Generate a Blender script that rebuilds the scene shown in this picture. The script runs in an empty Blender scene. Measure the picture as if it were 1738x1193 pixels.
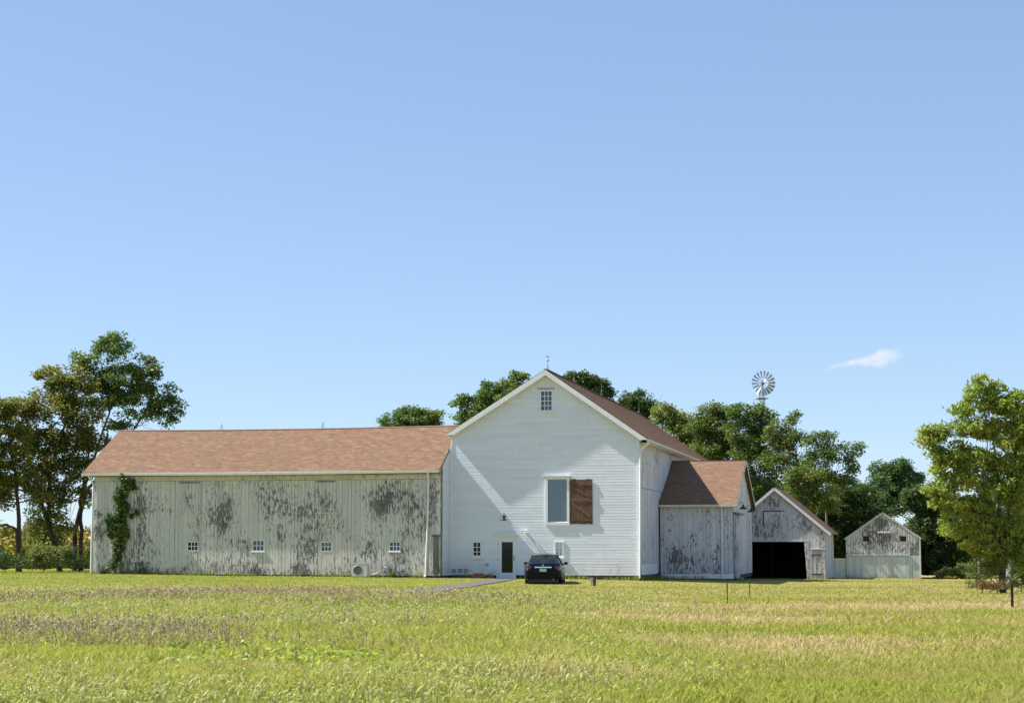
import bpy, bmesh, math, random
import numpy as np
from mathutils import Vector, Matrix, noise
R = math.radians
random.seed(7); RNG = np.random.default_rng(7)
S = bpy.context.scene
COL = S.collection

# ------------------------------------------------------------------ camera
F = 3094.0; CX, CY = 869.0, 596.5; HOR = 930.0; EYE = 1.65
PITCH = math.atan((HOR - CY) / F)
cam = bpy.data.cameras.new('camera'); co = bpy.data.objects.new('camera', cam); COL.objects.link(co)
co.location = (0, 0, EYE); co.rotation_euler = (R(90) + PITCH, 0, 0)
cam.sensor_width = 36; cam.lens = F / 1738 * 36; cam.clip_start = 0.5; cam.clip_end = 9000
S.camera = co

TH = math.atan(691 * math.cos(PITCH) / F)          # the buildings' common turn
UH = Vector((math.cos(TH), -math.sin(TH), 0)); VH = Vector((math.sin(TH), math.cos(TH), 0))
LD = (UH * 1.0 + VH * 0.116 + Vector((0, 0, -1.14))).normalized()   # light travels this way

# ------------------------------------------------------------------ sun and sky
sun = bpy.data.lights.new('sun', 'SUN'); sun.energy = 5.0; sun.angle = R(0.5); sun.color = (1, .955, .89)
so = bpy.data.objects.new('sun', sun); COL.objects.link(so)
so.rotation_euler = (-LD).to_track_quat('Z', 'Y').to_euler(); so.location = (-40, 40, 60)
W = bpy.data.worlds.new('World'); S.world = W; W.use_nodes = True
S.view_settings.view_transform = 'Standard'; S.view_settings.look = 'None'
S.view_settings.exposure = 0.96; S.view_settings.gamma = 1.0
SKY_STRENGTH = 0.10

class NT:
    def __init__(s, tree): s.t = tree; s.n = tree.nodes; s.l = tree.links
    def set(s, sock, v):
        if v is None: return
        if isinstance(v, bpy.types.NodeSocket): s.l.new(v, sock)
        else:
            if isinstance(v, (tuple, list)) and len(v) == 3 and sock.type == 'RGBA': v = (*v, 1)
            sock.default_value = v
    def add(s, typ, **kw):
        nd = s.n.new(typ)
        for k, v in kw.items(): setattr(nd, k, v)
        return nd
    def m(s, op, a, b=None, c=None, clamp=False):
        nd = s.add('ShaderNodeMath', operation=op, use_clamp=clamp)
        for i, v in enumerate((a, b, c)): s.set(nd.inputs[i], v) if v is not None else None
        return nd.outputs[0]
    def vm(s, op, a, b=None):
        nd = s.add('ShaderNodeVectorMath', operation=op)
        s.set(nd.inputs[0], a)
        if b is not None: s.set(nd.inputs[1], b)
        return nd.outputs['Value'] if op in ('DOT_PRODUCT', 'LENGTH') else nd.outputs[0]
    def ramp(s, v, lo, hi, a=0., b=1., mode='SMOOTHSTEP'):
        nd = s.add('ShaderNodeMapRange', interpolation_type=mode, clamp=True) if mode == 'LINEAR' else s.add('ShaderNodeMapRange', interpolation_type=mode)
        for k, x in zip(range(5), (v, lo, hi, a, b)): s.set(nd.inputs[k], x)
        return nd.outputs[0]
    def mix(s, f, a, b, mode='MIX'):
        nd = s.add('ShaderNodeMix', data_type='RGBA', blend_type=mode)
        s.set(nd.inputs[0], f); s.set(nd.inputs[6], a); s.set(nd.inputs[7], b)
        return nd.outputs[2]
    def noise(s, vec, scale, detail=4., rough=.55, dist=0.):
        nd = s.add('ShaderNodeTexNoise')
        s.set(nd.inputs['Vector'], vec); nd.inputs['Scale'].default_value = scale
        nd.inputs['Detail'].default_value = detail; nd.inputs['Roughness'].default_value = rough; nd.inputs['Distortion'].default_value = dist
        return nd.outputs[0]
    def scale(s, vec, sc, off=(0, 0, 0)):
        nd = s.add('ShaderNodeMapping'); s.set(nd.inputs[0], vec); nd.inputs['Scale'].default_value = sc; nd.inputs['Location'].default_value = off
        return nd.outputs[0]
    def attr(s, name): return s.add('ShaderNodeAttribute', attribute_name=name).outputs['Fac']
    def coord(s, k='Object'): return s.add('ShaderNodeTexCoord').outputs[k]
    def pos(s): return s.add('ShaderNodeNewGeometry').outputs['Position']
    def bump(s, h, strength=.4, dist=.02):
        nd = s.add('ShaderNodeBump'); s.set(nd.inputs['Height'], h); nd.inputs['Strength'].default_value = strength; nd.inputs['Distance'].default_value = dist
        return nd.outputs[0]

w = NT(W.node_tree); w.n.clear()
sky = w.add('ShaderNodeTexSky', sky_type='NISHITA'); sky.sun_disc = False
SUNV = -LD
sky.sun_elevation = math.asin(SUNV.z); sky.sun_rotation = math.atan2(SUNV.x, SUNV.y)
sky.altitude = 1200; sky.air_density = 1.0; sky.dust_density = 0.0; sky.ozone_density = 3.0
# one small white cloud low in the sky on the right, fixed by its direction
gd = w.coord('Generated')
def pxdir(px, py):
    d = Vector(((px - CX) / F, 1, 0)); a = PITCH
    up = Vector((0, -math.sin(a), math.cos(a))); fw = Vector((0, math.cos(a), math.sin(a)))
    return Vector(((px - CX) / F, 0, 0)) + fw + up * ((CY - py) / F)
cd = pxdir(1492, 609).normalized()
cr = Vector((cd.y, -cd.x, 0)).normalized(); cu = cr.cross(cd)
nz = w.noise(gd, 60, 5, .6); nz2 = w.noise(w.scale(gd, (1, 1, 2.2)), 150, 5, .6)
ca = w.m('MULTIPLY', w.vm('DOT_PRODUCT', gd, tuple(cr)), F); cb = w.m('MULTIPLY', w.vm('DOT_PRODUCT', gd, tuple(cu)), F)
cb2 = w.m('SUBTRACT', cb, w.m('MULTIPLY', ca, .20))
ra = w.m('DIVIDE', w.m('ADD', w.m('ADD', ca, 6.), w.m('MULTIPLY', w.m('SUBTRACT', nz2, .5), 42)), w.ramp(ca, -30, 30, 100, 56)); rb = w.m('DIVIDE', w.m('ADD', cb2, w.m('MULTIPLY', w.m('SUBTRACT', nz, .5), 30)), w.ramp(ca, -55, 25, 8, 19))
rr = w.m('SQRT', w.m('ADD', w.m('MULTIPLY', ra, ra), w.m('MULTIPLY', rb, rb)))
cm = w.m('MULTIPLY', w.ramp(rr, 1.0, .2), w.ramp(nz2, .28, .6, .45, 1))
front = w.ramp(w.vm('DOT_PRODUCT', gd, tuple(cd)), .5, .8)
cm = w.m('MULTIPLY', cm, front, clamp=True)
gm = w.add('ShaderNodeGamma'); w.set(gm.inputs[0], sky.outputs[0]); gm.inputs[1].default_value = .57
skyb = w.mix(1.0, gm.outputs[0], (1.27, 1.48, 1.76), 'MULTIPLY')
skyc = w.mix(w.m('MULTIPLY', cm, .85), skyb, (4.6, 4.7, 5.0))
bg = w.add('ShaderNodeBackground'); w.set(bg.inputs[0], skyc); bg.inputs[1].default_value = SKY_STRENGTH
wo = w.add('ShaderNodeOutputWorld'); w.l.new(bg.outputs[0], wo.inputs[0])

# ------------------------------------------------------------------ pixel helpers (used to measure real positions)
def at_depth(px, py, Y):
    d = pxdir(px, py); t = Y / d.y
    return Vector((0, 0, EYE)) + d * t
class Frame:
    """a building's own axes: x along its front, y back into it, z up"""
    def __init__(s, px, Y, y=0.):
        p = at_depth(px, HOR, Y); s.o = Vector((p.x, p.y, 0)) + VH * y
    def loc(s, px, py, y=0.):                       # pixel -> (x, z) on the plane y = const
        d = pxdir(px, py); c = Vector((0, 0, EYE)); p0 = s.o + VH * y
        t = (p0 - c).dot(VH) / d.dot(VH); p = c + d * t - s.o
        return p.dot(UH), p.z
    def side(s, px, py, x=0.):                      # pixel -> (y, z) on the plane x = const
        d = pxdir(px, py); c = Vector((0, 0, EYE)); p0 = s.o + UH * x
        t = (p0 - c).dot(UH) / d.dot(UH); p = c + d * t - s.o
        return p.dot(VH), p.z
    def wp(s, x, y, z=0.): return s.o + UH * x + VH * y + Vector((0, 0, z))

# ------------------------------------------------------------------ terrain
FM = Frame(1086, 96.0)
ctl = [(0, 0, 0), (0, 30, 0), (-15, 40, 0), (15, 40, 0), (0, 60, 0), (-20, 60, 0.05), (20, 60, -.03), (0, 75, -.03), (-22, 78, .12), (22, 78, -.1),
       (-14, 30, 0), (14, 30, 0), (2, 87, -.1), (-24, 102, .26), (-12, 98, .16), (-4, 95, .10), (3, 98, .08), (7, 95, .05), (11.7, 94, -.26), (15, 97, -.3), (10.9, 103, -.06), (14, 112, -.28),
       (20, 112, -.3), (26, 137, -.7), (32, 137, -.75), (35, 110, -.5), (28, 95, -.3), (-30, 112, .25), (-40, 110, .25), (-26, 85, .2), (30, 74, -.1)]
def th(x, y):
    sw = 0; sz = 0
    for cx_, cy_, cz in ctl:
        d2 = ((x - cx_) ** 2 + (y - cy_) ** 2) / 40.0
        k = np.exp(-d2) + 1e-4 / (1 + d2); sw = sw + k; sz = sz + k * cz
    return sz / sw

# ------------------------------------------------------------------ mesh helpers
def tag(o, label=None, cat=None, group=None, kind=None):
    if label: o['label'] = label
    if cat: o['category'] = cat
    if group: o['group'] = group
    if kind: o['kind'] = kind
    return o
def thing(name, label, cat, loc, rz=0., group=None):
    o = bpy.data.objects.new(name, None); COL.objects.link(o); o.empty_display_size = .3
    o.location = loc; o.rotation_euler = (0, 0, rz)
    return tag(o, label, cat, group)
def building(name, label, cat, fr): return thing(name, label, cat, fr.o, -TH)

class MB:
    def __init__(s): s.v = []; s.f = []; s.wear = []; s.rnd = []; s.uv = []; s.mi = []; s.smooth = []
    def q(s, *pts, wear=None, rnd=None, uv=None, mi=0, smooth=False):
        i = len(s.v); s.v += [tuple(p) for p in pts]; s.f.append(tuple(range(i, i + len(pts))))
        s.wear += list(wear) if wear else [0.] * len(pts)
        s.rnd.append(random.random() if rnd is None else rnd)
        s.uv += list(uv) if uv else [(0, 0)] * len(pts); s.mi.append(mi); s.smooth.append(smooth)
    def box(s, a, b, rnd=None, mi=0, M=None):
        x0, x1 = sorted((a[0], b[0])); y0, y1 = sorted((a[1], b[1])); z0, z1 = sorted((a[2], b[2]))
        c = [(x0, y0, z0), (x1, y0, z0), (x1, y1, z0), (x0, y1, z0), (x0, y0, z1), (x1, y0, z1), (x1, y1, z1), (x0, y1, z1)]
        if M: c = [M @ Vector(p) for p in c]
        r = random.random() if rnd is None else rnd
        for f in ((0, 3, 2, 1), (4, 5, 6, 7), (0, 1, 5, 4), (1, 2, 6, 5), (2, 3, 7, 6), (3, 0, 4, 7)): s.q(*[c[k] for k in f], rnd=r, mi=mi)
        return s
    def bar(s, p, q, wd, hd, up=(0, 0, 1), rnd=None):
        """a squared bar from p to q"""
        p = Vector(p); q = Vector(q); d = (q - p).normalized(); upv = Vector(up)
        a = d.cross(upv).normalized() * wd / 2; b = a.normalized().cross(d).normalized() * hd / 2
        c = [p - a - b, p + a - b, p + a + b, p - a + b, q - a - b, q + a - b, q + a + b, q - a + b]
        r = random.random() if rnd is None else rnd
        for f in ((0, 1, 2, 3), (7, 6, 5, 4), (0, 4, 5, 1), (1, 5, 6, 2), (2, 6, 7, 3), (3, 7, 4, 0)): s.q(*[c[k] for k in f], rnd=r)
        return s
    def tube(s, pts, rad, n=8, cap=True):
        pts = [Vector(p) for p in pts]
        if not isinstance(rad, (list, tuple)): rad = [rad] * len(pts)
        rings = []; ref = Vector((0.13, 0.97, .2))
        for i, p in enumerate(pts):
            d = (pts[min(i + 1, len(pts) - 1)] - pts[max(i - 1, 0)]).normalized()
            if abs(d.dot(ref)) > .95: ref = Vector((1, 0, 0))
            a = d.cross(ref).normalized(); b = d.cross(a)
            rings.append([p + (a * math.cos(k * 2 * math.pi / n) + b * math.sin(k * 2 * math.pi / n)) * rad[i] for k in range(n)])
        for i in range(len(rings) - 1):
            for k in range(n): s.q(rings[i][k], rings[i][(k + 1) % n], rings[i + 1][(k + 1) % n], rings[i + 1][k], smooth=True, rnd=.5)
        if cap: s.q(*rings[0]); s.q(*rings[-1])
        return s
    def lathe(s, prof, c=(0, 0, 0), n=16, axis='z'):
        def P(r, h, a):
            x, y = r * math.cos(a), r * math.sin(a)
            v = {'z': (x, y, h), 'x': (h, x, y), 'y': (x, h, y)}[axis]
            return (c[0] + v[0], c[1] + v[1], c[2] + v[2])
        for i in range(len(prof) - 1):
            for k in range(n):
                a0, a1 = k * 2 * math.pi / n, (k + 1) * 2 * math.pi / n
                s.q(P(*prof[i], a0), P(*prof[i], a1), P(*prof[i + 1], a1), P(*prof[i + 1], a0), smooth=True, rnd=.5)
        return s
    def build(s, name, mats, parent=None, merge=False, recalc=False):
        me = bpy.data.meshes.new(name); me.from_pydata(s.v, [], s.f)
        a = me.attributes.new('wear', 'FLOAT', 'POINT'); a.data.foreach_set('value', s.wear)
        a = me.attributes.new('rnd', 'FLOAT', 'FACE'); a.data.foreach_set('value', s.rnd)
        uvl = me.uv_layers.new(name='UVMap'); uvl.data.foreach_set('uv', [c for u in s.uv for c in u])
        if not isinstance(mats, (list, tuple)): mats = [mats]
        for m_ in mats: me.materials.append(m_)
        me.polygons.foreach_set('material_index', s.mi); me.polygons.foreach_set('use_smooth', s.smooth)
        if merge or recalc:
            bm = bmesh.new(); bm.from_mesh(me)
            if merge: bmesh.ops.remove_doubles(bm, verts=bm.verts, dist=1e-4)
            bmesh.ops.recalc_face_normals(bm, faces=bm.faces); bm.to_mesh(me); bm.free()
        me.update()
        o = bpy.data.objects.new(name, me); COL.objects.link(o)
        if parent: o.parent = parent
        return o
def fast_mesh(name, verts, nper, rnd, mat, parent=None, smooth=False, faces=None):
    """many small faces at once; verts (N,3); faces are runs of nper verts unless given"""
    me = bpy.data.meshes.new(name); n = len(verts)
    me.vertices.add(n); me.vertices.foreach_set('co', np.asarray(verts, dtype=np.float32).ravel())
    if faces is None: faces = np.arange(n, dtype=np.int32).reshape(-1, nper)
    nf = len(faces); k = faces.shape[1]
    me.loops.add(nf * k); me.loops.foreach_set('vertex_index', faces.astype(np.int32).ravel())
    me.polygons.add(nf); me.polygons.foreach_set('loop_start', np.arange(0, nf * k, k, dtype=np.int32))
    a = me.attributes.new('rnd', 'FLOAT', 'FACE'); a.data.foreach_set('value', np.asarray(rnd, dtype=np.float32))
    me.materials.append(mat); me.update(calc_edges=True)
    if smooth: me.polygons.foreach_set('use_smooth', np.ones(nf, dtype=bool))
    o = bpy.data.objects.new(name, me); COL.objects.link(o)
    if parent: o.parent = parent
    return o

# ------------------------------------------------------------------ materials
def mat(name):
    m_ = bpy.data.materials.new(name); m_.use_nodes = True; t = NT(m_.node_tree); t.n.clear()
    out = t.add('ShaderNodeOutputMaterial'); b = t.add('ShaderNodeBsdfPrincipled'); t.l.new(b.outputs[0], out.inputs[0])
    return m_, t, b, out
def plain(name, col, rough=.6, metal=0., var=.12, scale=3., spec=.5, coat=0.):
    m_, t, b, o = mat(name); n = t.noise(t.coord(), scale, 5, .6)
    c = t.mix(t.ramp(n, .3, .7), tuple(x * (1 - var) for x in col), tuple(min(1, x * (1 + var)) for x in col))
    t.set(b.inputs['Base Color'], c); b.inputs['Roughness'].default_value = rough; b.inputs['Metallic'].default_value = metal
    b.inputs['Specular IOR Level'].default_value = spec; b.inputs['Coat Weight'].default_value = coat
    return m_
def boards_mat(name, paint, paint2, wood, wood2, bias=0., rough=.8):
    """flaking paint on vertical boards; 'wear' says how worn, noise says where exactly"""
    m_, t, b, o = mat(name); c = t.coord(); rn0 = t.attr('rnd'); cc = t.add('ShaderNodeCombineXYZ'); t.set(cc.inputs[2], t.m('MULTIPLY', rn0, 37.)); c2 = t.vm('ADD', c, cc.outputs[0])
    fine = t.noise(t.scale(c2, (8, 8, 2.8)), 1.2, 8, .73)
    strk = t.noise(t.scale(c2, (34, 34, 1.2)), 1.0, 4, .6)
    speck = t.noise(t.scale(c, (1, 1, .6)), 30, 3, .7)
    wv = t.m('ADD', t.attr('wear'), bias)
    v = t.m('ADD', t.m('ADD', wv, t.m('MULTIPLY', t.m('SUBTRACT', fine, .5), 3.1)), t.m('ADD', t.m('MULTIPLY', t.m('SUBTRACT', strk, .5), .9), t.m('MULTIPLY', t.m('SUBTRACT', speck, .5), .5)))
    msk = t.ramp(v, .50, .60)
    thin = t.ramp(v, -.05, .55)
    rn = t.attr('rnd')
    pc = t.mix(rn, paint, paint2)
    pc = t.mix(t.m('MULTIPLY', thin, .22), pc, wood2)
    pc = t.mix(t.ramp(t.noise(c, .35, 3), .35, .7, 0., .22), pc, tuple(x * .72 for x in paint2))
    wc = t.mix(t.ramp(strk, .3, .7), wood, wood2)
    wc = t.mix(t.ramp(t.noise(c, 1.1, 3), .4, .7, 0, .6), wc, tuple(x * .62 for x in wood))
    t.set(b.inputs['Base Color'], t.mix(msk, pc, wc)); b.inputs['Roughness'].default_value = rough
    b.inputs['Specular IOR Level'].default_value = .25
    t.set(b.inputs['Normal'], t.bump(t.m('ADD', t.m('MULTIPLY', msk, -1.), strk), .35, .006))
    return m_
def siding_mat():
    m_, t, b, o = mat('white_siding_paint'); c = t.coord()
    n = t.noise(t.scale(c, (.5, .5, 1.6)), 1.2, 5, .6); n2 = t.noise(t.scale(c, (2, 2, 30)), 1.5, 4, .6)
    col = t.mix(t.attr('rnd'), (.70, .73, .785), (.765, .785, .825))
    col = t.mix(t.ramp(n, .45, .75, 0, .30), col, (.60, .63, .66)); col = t.mix(t.ramp(n2, .5, .8, 0, .18), col, (.58, .6, .6))
    sz = t.add('ShaderNodeSeparateXYZ'); t.l.new(c, sz.inputs[0])
    splash = t.m('MULTIPLY', t.ramp(sz.outputs[2], 1.3, .3), t.ramp(t.noise(t.scale(c, (1.6, 1.6, .7)), 1.5, 5, .65), .35, .75)); col = t.mix(t.m('MULTIPLY', splash, .5), col, (.42, .40, .35))
    run = t.ramp(t.noise(t.scale(c, (5, 5, .16)), 1.0, 4, .6), .58, .78, 0, .22); col = t.mix(run, col, (.50, .51, .49))
    t.set(b.inputs['Base Color'], col); b.inputs['Roughness'].default_value = .55; b.inputs['Specular IOR Level'].default_value = .3
    t.set(b.inputs['Normal'], t.bump(t.noise(t.scale(c, (.6, .6, 5)), 2.0, 4), .35, .012))
    return m_
def shingle_mat():
    m_, t, b, o = mat('brown_asphalt_shingle'); uv = t.coord('UV')
    def br(off, sx):
        nd = t.add('ShaderNodeTexBrick', offset=.5, squash=1.0); t.set(nd.inputs['Vector'], t.scale(uv, (1, 1, 1), off))
        nd.inputs['Color1'].default_value = (0, 0, 0, 1); nd.inputs['Color2'].default_value = (1, 1, 1, 1); nd.inputs['Mortar'].default_value = (.3, .3, .3, 1)
        nd.inputs['Scale'].default_value = 1; nd.inputs['Brick Width'].default_value = sx; nd.inputs['Row Height'].default_value = .14; nd.inputs['Mortar Size'].default_value = .002
        return nd.outputs[0]
    a = br((0, 0, 0), .31); a2 = br((.13, 0, 0), .17)
    n = t.noise(t.scale(uv, (2.2, 5, 1)), 2.0, 4, .6); g = t.noise(uv, 40, 3, .7); big = t.noise(t.scale(uv, (.5, .25, 1)), 1.0, 3)
    v = t.m('ADD', t.m('MULTIPLY', a, .45), t.m('ADD', t.m('MULTIPLY', n, .55), t.m('MULTIPLY', a2, .22)))
    c = t.mix(t.ramp(v, .25, .62), (.175, .098, .060), (.235, .142, .090))
    c = t.mix(t.ramp(v, .66, .95, 0, .75), c, (.33, .225, .14))
    c = t.mix(t.ramp(g, .35, .75, 0, .35), c, (.14, .085, .06)); c = t.mix(t.ramp(big, .4, .7, 0, .25), c, (.19, .12, .085))
    t.set(b.inputs['Base Color'], c); b.inputs['Roughness'].default_value = .93; b.inputs['Specular IOR Level'].default_value = .2
    t.set(b.inputs['Normal'], t.bump(t.m('ADD', g, a), .3, .008))
    return m_
def glass_mat(name, dark=(.02, .03, .04), refl=.35, rough=.03):
    m_, t, b, o = mat(name)
    b.inputs['Base Color'].default_value = (*dark, 1); b.inputs['Roughness'].default_value = .1; b.inputs['Specular IOR Level'].default_value = .15
    g = t.add('ShaderNodeBsdfGlossy'); g.inputs['Roughness'].default_value = rough; g.inputs['Color'].default_value = (.85, .93, 1, 1)
    t.set(g.inputs['Normal'], t.bump(t.noise(t.coord(), .8, 2), .05, .02))
    mx = t.add('ShaderNodeMixShader'); mx.inputs[0].default_value = refl
    t.l.new(b.outputs[0], mx.inputs[1]); t.l.new(g.outputs[0], mx.inputs[2]); t.l.new(mx.outputs[0], o.inputs[0])
    return m_
def clear_glass(name, tint=(.7, .85, .82)):
    m_, t, b, o = mat(name)
    tr = t.add('ShaderNodeBsdfTransparent'); tr.inputs[0].default_value = (*tint, 1)
    g = t.add('ShaderNodeBsdfGlossy'); g.inputs['Roughness'].default_value = .02
    lw = t.add('ShaderNodeLayerWeight'); lw.inputs[0].default_value = .35
    mx = t.add('ShaderNodeMixShader'); t.set(mx.inputs[0], t.ramp(lw.outputs['Fresnel'], 0, 1, .08, .9, 'LINEAR'))
    t.l.new(tr.outputs[0], mx.inputs[1]); t.l.new(g.outputs[0], mx.inputs[2]); t.l.new(mx.outputs[0], o.inputs[0])
    return m_
def leaf_mat(name, c1, c2, c3, transl=.35, rough=.45):
    """leaf colours differ leaf by leaf and clump by clump"""
    m_, t, b, o = mat(name); rn = t.attr('rnd')
    c = t.mix(t.ramp(rn, 0, .7, mode='LINEAR'), c1, c2); c = t.mix(t.ramp(rn, .8, 1.0, mode='LINEAR'), c, c3)
    n = t.noise(t.pos(), .55, 3, .6); c = t.mix(t.ramp(n, .45, .68, 0, .55), c, c3)
    t.set(b.inputs['Base Color'], c); b.inputs['Roughness'].default_value = rough; b.inputs['Specular IOR Level'].default_value = .35
    tr = t.add('ShaderNodeBsdfTranslucent'); t.set(tr.inputs[0], t.mix(.5, c, tuple(min(1, x * 1.6) for x in c2)))
    mx = t.add('ShaderNodeMixShader'); mx.inputs[0].default_value = transl
    t.l.new(b.outputs[0], mx.inputs[1]); t.l.new(tr.outputs[0], mx.inputs[2]); t.l.new(mx.outputs[0], o.inputs[0])
    return m_
def bark_mat(name, a=(.06, .045, .035), b_=(.13, .10, .08)):
    m_, t, b, o = mat(name); n = t.noise(t.scale(t.coord(), (1, 1, .25)), 9, 6, .7)
    t.set(b.inputs['Base Color'], t.mix(t.ramp(n, .3, .7), a, b_)); b.inputs['Roughness'].default_value = .9
    t.set(b.inputs['Normal'], t.bump(n, .7, .03)); return m_

M = {}
M['siding'] = siding_mat()
M['trim'] = plain('white_trim_paint', (.76, .77, .77), .5, var=.05)
M['gutter'] = plain('cream_gutter_paint', (.60, .57, .48), .45, var=.07)
M['spout'] = plain('white_downspout_paint', (.72, .76, .76), .4, var=.05)
M['long'] = boards_mat('peeling_grey_white_boards', (.60, .545, .49), (.73, .665, .60), (.11, .10, .10), (.27, .245, .225), .25)
M['side'] = boards_mat('peeling_blue_white_boards', (.56, .57, .61), (.70, .71, .74), (.13, .105, .10), (.27, .23, .22), .15)
M['garage'] = boards_mat('peeling_white_garage_boards', (.60, .58, .57), (.74, .72, .70), (.15, .145, .15), (.28, .26, .25), .16)
M['oldgrey'] = boards_mat('bare_weathered_boards', (.60, .62, .62), (.70, .71, .70), (.10, .10, .10), (.27, .27, .26), .38)
M['bluish'] = boards_mat('pale_blue_painted_boards', (.50, .57, .57), (.62, .68, .67), (.17, .17, .16), (.36, .37, .35), .06)
M['dark'] = plain('dark_backing', (.05, .045, .04), .9)
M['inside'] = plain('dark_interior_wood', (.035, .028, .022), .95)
M['brownwood'] = boards_mat('stained_brown_planks', (.125, .07, .043), (.18, .105, .065), (.03, .02, .014), (.08, .048, .032), .18)
M['shingle'] = shingle_mat()
M['edge'] = plain('shingle_edge', (.07, .06, .065), .8)
M['stone'] = plain('dark_rubble_foundation', (.085, .07, .06), .95, var=.5, scale=5)
M['glassblue'] = glass_mat('window_glass_blue', (.018, .026, .07), .07)
M['glassbig'] = glass_mat('large_window_glass', (.035, .065, .085), .12)
M['glassdark'] = glass_mat('door_glass_dark', (.006, .007, .007), .015)
M['glasspale'] = glass_mat('curtained_glass', (.22, .27, .36), .25)
M['black'] = plain('black_painted_metal', (.012, .012, .013), .4)
M['steel'] = plain('galvanised_steel', (.42, .45, .47), .35, .75, var=.12)
M['blade'] = plain('galvanised_vane', (.34, .40, .46), .3, .45, var=.15)
M['acbody'] = plain('beige_enamel', (.56, .53, .45), .45, var=.05)
M['grey'] = plain('grey_metal', (.30, .31, .32), .5, .3)
M['rust'] = plain('rusty_orange', (.30, .10, .045), .7, var=.35, scale=12)
M['woodpost'] = plain('brown_post_wood', (.10, .07, .05), .9, var=.3)
M['greenpost'] = plain('green_painted_steel', (.03, .12, .07), .5)
M['blackpost'] = plain('dark_post_steel', (.02, .02, .018), .6)
M['red'] = plain('red_hub_paint', (.25, .03, .02), .4)

# ------------------------------------------------------------------ ground
def ground_mat():
    m_, t, b, o = mat('grassy_ground'); p = t.pos()
    sep = t.add('ShaderNodeSeparateXYZ'); t.l.new(p, sep.inputs[0]); X, Y = sep.outputs[0], sep.outputs[1]
    n1 = t.noise(p, .22, 5, .6); n2 = t.noise(p, 1.3, 5, .65); n3 = t.noise(p, 9, 5, .7); n4 = t.noise(t.scale(p, (.8, .9, 1)), .7, 4, .6)
    green = t.mix(t.ramp(n2, .3, .7), (.20, .225, .03), (.28, .295, .045))
    green = t.mix(t.ramp(n1, .45, .65), green, (.30, .29, .06))
    straw = t.mix(t.ramp(n2, .3, .7), (.42, .32, .12), (.54, .40, .20))
    near = t.mix(t.ramp(n1, .35, .65), (.13, .12, .03), (.24, .19, .07))
    # mown lawn close to the barns, a drier strip in front of it, rough field nearer
    wob = t.m('ADD', Y, t.m('MULTIPLY', t.m('SUBTRACT', n1, .5), 10))
    dry = t.m('MULTIPLY', t.ramp(wob, 48, 58), t.ramp(wob, 82, 66))
    rightdry = t.m('MULTIPLY', t.ramp(t.m('ADD', X, t.m('MULTIPLY', t.m('SUBTRACT', n4, .5), 14)), -4, 9), .8)
    lawnf = t.ramp(wob, 58, 68)
    c = t.mix(lawnf, near, green)
    c = t.mix(t.m('MULTIPLY', t.m('MAXIMUM', t.m('MULTIPLY', dry, .75), rightdry), t.ramp(n4, .25, .55)), c, straw)
    sandy = t.m('MULTIPLY', t.m('MULTIPLY', t.ramp(X, 1.5, 4), t.ramp(X, 14, 9)), t.m('MULTIPLY', t.ramp(wob, 51, 55), t.ramp(wob, 62, 56)))
    c = t.mix(t.m('MULTIPLY', sandy, t.ramp(n4, .42, .58)), c, (.62, .44, .28))
    dx_ = t.m('SUBTRACT', X, 14.400000); dy_ = t.m('SUBTRACT', Y, 114.500000); dd_ = t.m('SQRT', t.m('ADD', t.m('MULTIPLY', dx_, dx_), t.m('MULTIPLY', dy_, dy_)))
    c = t.mix(t.m('MULTIPLY', t.ramp(dd_, 4.5, 1.5), t.ramp(n2, .35, .6)), c, (.20, .15, .10))
    c = t.mix(t.ramp(n3, .3, .75, .35, 0), c, (.09, .10, .025))
    t.set(b.inputs['Base Color'], c); b.inputs['Roughness'].default_value = .95; b.inputs['Specular IOR Level'].default_value = .1
    t.set(b.inputs['Normal'], t.bump(t.m('ADD', n3, t.noise(p, 30, 3, .7)), .8, .06))
    return m_
def axis_vals(core0, core1, step, far):
    a = list(np.arange(core0, core1 + .01, step)); g = step
    lo = [core0]; hi = [core1]
    while hi[-1] < far: g *= 1.35; hi.append(hi[-1] + g); lo.append(lo[-1] - g)
    return np.array(lo[:0:-1] + a + hi[1:])
gx = axis_vals(-44, 44, 1.0, 3500); gy = axis_vals(-4, 150, 1.0, 3500)
GX, GY = np.meshgrid(gx, gy); GZ = th(GX, GY)
nx, ny = len(gx), len(gy); idx = np.arange(nx * ny).reshape(ny, nx)
fc = np.stack([idx[:-1, :-1], idx[:-1, 1:], idx[1:, 1:], idx[1:, :-1]], -1).reshape(-1, 4)
ground = fast_mesh('ground', np.stack([GX, GY, GZ], -1).reshape(-1, 3), 4, np.zeros(len(fc)), ground_mat(), smooth=True, faces=fc)
tag(ground, kind='structure')

def ground_pt(px, py):
    """where the pixel meets the terrain"""
    d = pxdir(px, py); c = Vector((0, 0, EYE)); z = 0.
    for _ in range(12):
        t = (z - c.z) / d.z; p = c + d * t; z = float(th(p.x, p.y))
    return Vector((p.x, p.y, z))

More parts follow.
